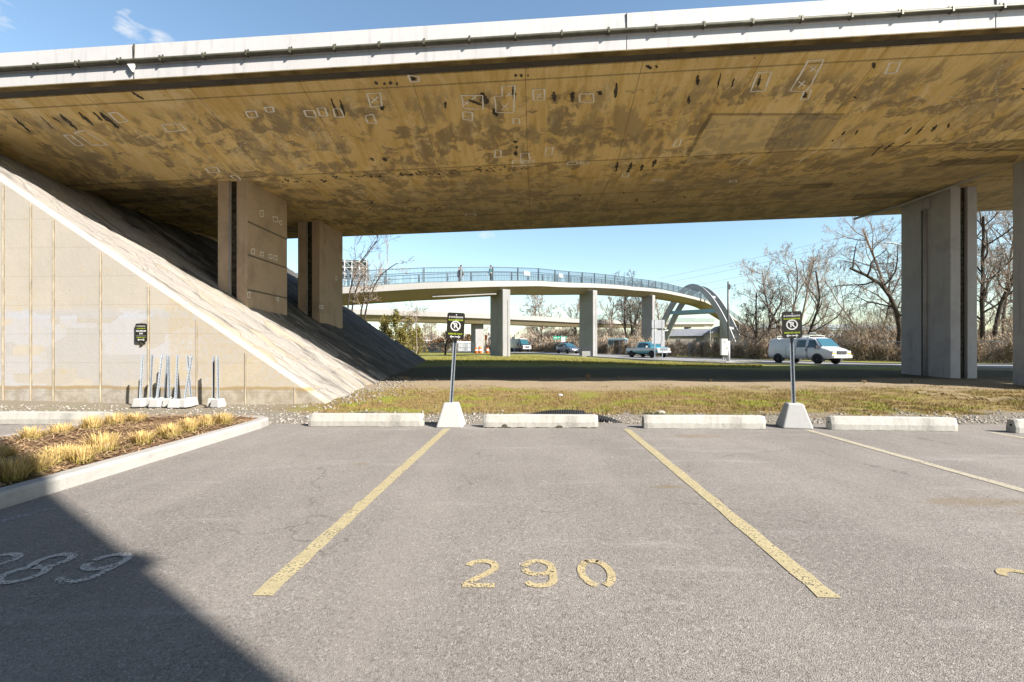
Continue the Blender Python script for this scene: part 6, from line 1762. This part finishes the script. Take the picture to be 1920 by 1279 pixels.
more(tA, at(1552, 66), 4.0, .62, 'low pale bare tree in the gap left of the leaning tree')
more(tE, at(1640, 58), 2.0, .75, 'bare tree standing behind the leaning tree')
more(tF, at(1828, 60), 2.5, .9, 'bare tree partly hidden by the large right pier')
more(tB, at(1912, 52), .6, 1.2, 'dark bare tree beside the pier at the right edge')
more(tI, at(720, 120), .6, .9, 'faint bare tree above the lower ramp at left')
more(tI, at(770, 125), 1.9, .9, 'faint bare tree above the lower ramp near the sapling')
more(tH, at(800, 130), 1.4, .62, 'wide faint bare tree above the ramp left of the nearer sign')
more(tI, at(810, 95), 2.4, .62, 'pinkish bare tree left of the nearer sign below the ramp')
more(tA, at(560, 70), 1.0, .9, 'bare tree glimpsed between the two left piers')
# saplings on the far rim of the slope
S2 = 'saplings along the rim of the paved slope'
for i, (u, v, Y, H, ln, lb, dk) in enumerate(((652, 582, 28.3, 5.8, (.45, 0, 0), 'sapling next to the second left pier leaning right', 0), (660, 588, 28.6, 3.2, (.5, 0, 0), 'thin sapling second from the left pier', 1), (676, 594, 28.6, 3.0, (-.3, 0, .2), 'small crooked sapling in the middle of the slope rim', 1), (684, 598, 28.4, 5.2, (1.1, 0, 0), 'dark sapling farthest right on the slope rim bending right', 0))):
    tree('sapling', at(u, Y, zpx(v, Y) - .1), lb, 'sapling', S2, (M_barkd, M_twig if i != 0 else M_twigd), seed=60 + i, H=H, r0=.06, stems=1, spread=.5, lean=Vector(ln), first=.3, levels=3, dens=.9, tip=.008)
tree('sapling', at(779, 58), 'pale slender sapling in front of the yellow-green evergreens', 'sapling', S2, GB, seed=71, H=6.6, r0=.07, stems=1, spread=.75, first=.55, levels=3, dens=1.1, tip=.012)
tS = tree('bare_tree', at(834, 52), 'small dark spreading tree on the lawn behind the nearer sign', 'tree', G, DB, seed=75, H=3.4, r0=.12, stems=1, spread=1.0, first=.25, levels=3, dens=1.2, tip=.012)
# evergreens
def leafy(seed, n, H, W_, mat, size, name='crown', parent=None, cone_=True, z0=.1):
    r = np.random.default_rng(seed); V = np.zeros((n * 3, 3)); 
    cl_ = [(r.uniform(0, 6.28), r.random() ** .8, r.uniform(.4, 1)) for _ in range(60)]
    for i in range(n):
        a, t, q = cl_[r.integers(0, 60)]
        z = z0 + H * t + r.normal(0, H * .04); rad = W_ * ((1 - t) ** .7 if cone_ else math.sqrt(max(.02, 1 - (2 * t - 1) ** 2))) * q
        c = np.array([math.cos(a) * rad, math.sin(a) * rad, z]) + r.normal(0, W_ * .10, 3)
        u_ = r.normal(0, 1, 3); u_ /= np.linalg.norm(u_); v_ = np.cross(u_, r.normal(0, 1, 3)); v_ /= np.linalg.norm(v_) + 1e-6
        s = size * r.uniform(.5, 1.3); V[3 * i] = c - u_ * s; V[3 * i + 1] = c + u_ * s; V[3 * i + 2] = c + v_ * s * 1.3
    return np_mesh(name, V, np.arange(3 * n).reshape(-1, 3), mat, parent)
M_ever = vari('evergreen_foliage', [(.10, .105, .025), (.20, .16, .045), (.07, .07, .02), (.24, .165, .07)], 2.5)
M_rust = vari('rusty_foliage', [(.20, .11, .05), (.10, .06, .03), (.28, .17, .09)], 2)
for i, (u, Y, H, W_, lb) in enumerate(((722, 62, 5.0, 1.5, 'yellow-green evergreen touching the slope rim'), (742, 60, 5.6, 1.6, 'tallest yellow-green evergreen behind the slope'), (765, 61, 5.0, 1.7, 'yellow-green evergreen right of the tallest one'), (784, 63, 3.6, 1.4, 'low evergreen at the right end of the row'), (752, 56, 3.0, 1.3, 'low bushy evergreen in front of the row'))):
    o = empty('evergreen', at(u, Y), 0, lb, 'evergreen', 'evergreens behind the paved slope')
    mb = MB(); mb.tube([(0, 0, -.1), (0, 0, H * .8)], [.1, .03], 6); mb.build('trunk', M_barkd, o)
    leafy(80 + i, 2000, H, W_ * 1.15, M_ever, .12, 'crown', o)
for i, (u, Y, H, W_, lb) in enumerate(((826, 86, 2.4, 1.9, 'dark rusty bush behind the mesh fence left of the sign'), (848, 88, 4.2, 1.5, 'rusty-leaved bush right behind the nearer sign'), (880, 92, 3.2, 1.8, 'rusty bush between the sign and the left pier'), (800, 90, 2.0, 1.6, 'low rusty bush at the left end of the mesh fence'))):
    o = empty('rusty_bush', at(u, Y), 0, lb, 'bush', 'rusty bushes behind the mesh fence')
    mb = MB(); mb.tube([(0, 0, -.1), (0, 0, H * .6)], [.08, .03], 6); mb.build('stem', M_barkd, o)
    leafy(95 + i, 1200, H, W_, M_rust, .18, 'crown', o, False)

# brush masses (uncountable): arching twigs
def brush(name, spots, mat, seed, label, per=70, w=.03, leaf=0):
    r = np.random.default_rng(seed); N = len(spots) * per
    S_ = np.repeat(np.array(spots, float), per, 0); x0, y0, z0, h, rad = S_.T
    t = r.random(N) ** .85; dome = np.sqrt(np.maximum(.05, 1 - t ** 2.2))
    a = r.uniform(0, 6.283, N); q = np.sqrt(r.random(N)) * rad * dome
    p = np.stack([x0 + np.cos(a) * q, y0 + np.sin(a) * q, z0 + t * h * .9], 1)
    b = r.uniform(0, 6.283, N); el = np.radians(r.uniform(5, 88, N)); d = np.stack([np.cos(b) * np.cos(el), np.sin(b) * np.cos(el), np.sin(el)], 1)
    L = (r.uniform(.25, 1.0, N) * (.25 + .22 * h))[:, None]
    c = r.normal(0, .32, (N, 3)); c[:, 2] -= .12
    sd = np.stack([-np.sin(b + r.normal(0, .6, N)), np.cos(b), r.normal(0, .3, N)], 1) * (w * r.uniform(.35, 1.0, N))[:, None]
    P0, P1, P2 = p, p + d * L * .5, p + d * L + c * L * .6
    V = np.stack([P0 - sd, P0 + sd, P1 - sd * .75, P1 + sd * .75, P2 - sd * .2, P2 + sd * .2], 1).reshape(-1, 3)
    k = np.arange(N)[:, None] * 6
    Fc = np.concatenate([k + np.array([0, 1, 3, 2]), k + np.array([2, 3, 5, 4])])
    return tag(np_mesh(name, V, Fc, mat), label, kind='stuff')
M_brush = vari('brush_twigs', [(.18, .135, .095), (.36, .28, .20), (.25, .19, .13), (.11, .08, .06)], 2.5)
M_brushr = vari('brush_pale', [(.28, .215, .155), (.44, .35, .26), (.19, .145, .105)], 2.2)
rb = random.Random(33)
# hedge of vines on the roadside fence
FEN = [(60, 27), (48, 33.5), (36.5, 41), (30.5, 47), (25, 53.5), (20, 60), (14.5, 70), (9.5, 80), (3, 92), (-6, 104)]
FP = resample(FEN, 90)
fn = empty('roadside_fence', (0, 0, 0), 0, 'long chain-link fence overgrown with brown vines along the far side of the road', 'fence')
mb = MB()
for i in range(0, 90, 3):
    p = FP[i]; z = gz(p.x, p.y); m2 = MB(); m2.tube([(p.x, p.y, z - .1), (p.x, p.y, z + 1.9)], .045, 6); m2.build('post', M_steel, fn)
for i in range(0, 87, 3):
    a, b = FP[i], FP[i + 3]; za, zb = gz(a.x, a.y), gz(b.x, b.y); m2 = MB()
    m2.bar((a.x, a.y, za + 1.85), (b.x, b.y, zb + 1.85), .05)
    L = (b - a).length; k = int(L / .28)
    for j in range(k):
        t0, t1 = j / k, min(1, (j + 6) / k)
        q0, q1 = a.lerp(b, t0), a.lerp(b, t1)
        m2.bar((q0.x, q0.y, za + .05), (q1.x, q1.y, zb + 1.82), .012); m2.bar((q0.x, q0.y, za + 1.82), (q1.x, q1.y, zb + .05), .012)
    m2.build('mesh_panel', M_steel, fn)
sp1 = []
for i in range(90):
    p = FP[i]
    for k in range(4):
        sp1.append((p.x + rb.uniform(-1, 1), p.y + rb.uniform(-.6, .9), gz(p.x, p.y) - .05, rb.uniform(1.3, 2.1), .55))
brush('vine_hedge', sp1, M_brush, 5, 'tangled brown vines and twigs along the roadside fence', 380, .024)
sp2 = []
for i in range(90):
    p = FP[i]
    for k in range(4):
        d_ = rb.uniform(2, 16); a = Vector((.75, .66, 0)); x, y = p.x + a.x * d_ + rb.uniform(-2, 2), p.y + a.y * d_ + rb.uniform(-2, 2)
        uu = 960 + F * x / y
        hm = 3.2
        if 1225 < uu < 1400: hm = 2.2
        sp2.append((x, y, gz(x, y) - .1, rb.uniform(.4, 1.05) * hm, 1.5))
brush('thicket', sp2, M_brushr, 6, 'brown leafless thicket behind the roadside fence', 260, .04)
sp3 = [((u - 960) / F * Y, Y, gz((u - 960) / F * Y, Y), h, 2.6) for u, Y, h in [(rb.uniform(985, 1215), rb.uniform(96, 118), rb.uniform(2.5, 6.5)) for _ in range(110)]]
brush('tall_thicket', sp3, M_brushr, 7, 'tall brown thicket around the trees behind the footbridge piers', 280, .04)
sp4 = [((u - 960) / F * Y, Y, gz((u - 960) / F * Y, Y), h, 1.8) for u, Y, h in [(rb.uniform(1560, 1960), rb.uniform(44, 62), rb.uniform(2.5, 6.0)) for _ in range(110)]]
brush('dark_thicket', sp4, M_brush, 8, 'dense dark thicket under the leaning tree and between the right piers', 330, .022)
sp5 = [((u - 960) / F * Y, Y, gz((u - 960) / F * Y, Y), h, 1.3) for u, Y, h in [(rb.uniform(1390, 1560), rb.uniform(50, 64), rb.uniform(2.0, 4.6)) for _ in range(60)]]
brush('pale_thicket', sp5, M_brushr, 9, 'pale brown thicket behind the white van', 300, .022)
sp6 = [((u - 960) / F * Y, Y, 2.3, h, 6) for u, Y, h in [(rb.uniform(500, 2300), rb.uniform(230, 300), rb.uniform(5, 13)) for _ in range(420)]]
brush('far_treeline', sp6, vari('far_twigs', [(.25, .20, .18), (.33, .27, .24)], .1), 10, 'hazy line of bare trees on the horizon', 160, .22)

# overhead lines
M_wire = simple('wire', (.10, .10, .11), .6, .3, 0, .1, 1)
for i, (u0, v0, u1, v1) in enumerate(((1235, 522, 1760, 398), (1235, 533, 1760, 412), (1260, 543, 1760, 432), (1262, 556, 1760, 446))):
    a = Vector(((u0 - 960) / F * 190, 190, zpx(v0, 190))); b = Vector(((u1 - 960) / F * 105, 105, zpx(v1, 105)))
    P = [a.lerp(b, t / 20) - Vector((0, 0, 2.0 * math.sin(math.pi * t / 20) * .4)) for t in range(21)]
    mb = MB(); mb.tube(P, .028, 4); tag(mb.build('power_line', M_wire), ('topmost overhead power line crossing the sky at right', 'second overhead power line from the top at right', 'third overhead power line from the top at right', 'lowest overhead power line crossing the sky at right')[i], 'power line', 'overhead power lines')

# ------------------------------------------------------------------ building behind the viewpoint (its corner throws the shade at lower left)
B0 = Vector((4.6, -2.27, 0)); ex = Vector((math.cos(OA), math.sin(OA), 0)); ey = Vector((-math.sin(OA), math.cos(OA), 0))
bl = empty('office_building', B0, OA, 'plain rendered building behind the viewpoint whose corner shades the stalls', 'building')
M_bw = simple('render_wall', (.07, .07, .08), .85, .2, 0, .12, .8)
mb = MB(); mb.box((-15, -7, 5.6), (30, 14, 11.2)); mb.build('wall', M_bw, bl)
mb = MB(); mb.box((-15 + .012, -7 + .012, 6.05), (30.07, 14.07, .16)); mb.build('cornice', M_bw, bl)
for fl in (1.9, 5.0 - .6, 8.2):
    for i in range(9):
        mb = MB(); mb.box((-2 - i * 3.2, .02, fl), (1.7, .08, 1.5)); w_ = mb.build('window', M_glass, bl)
        mb = MB(); mb.box((-2 - i * 3.2, .06, fl), (.06, .06, 1.5)); mb.box((-2 - i * 3.2, .08, fl - .8), (1.9, .16, .08)); mb.build('frame', M_white, w_)
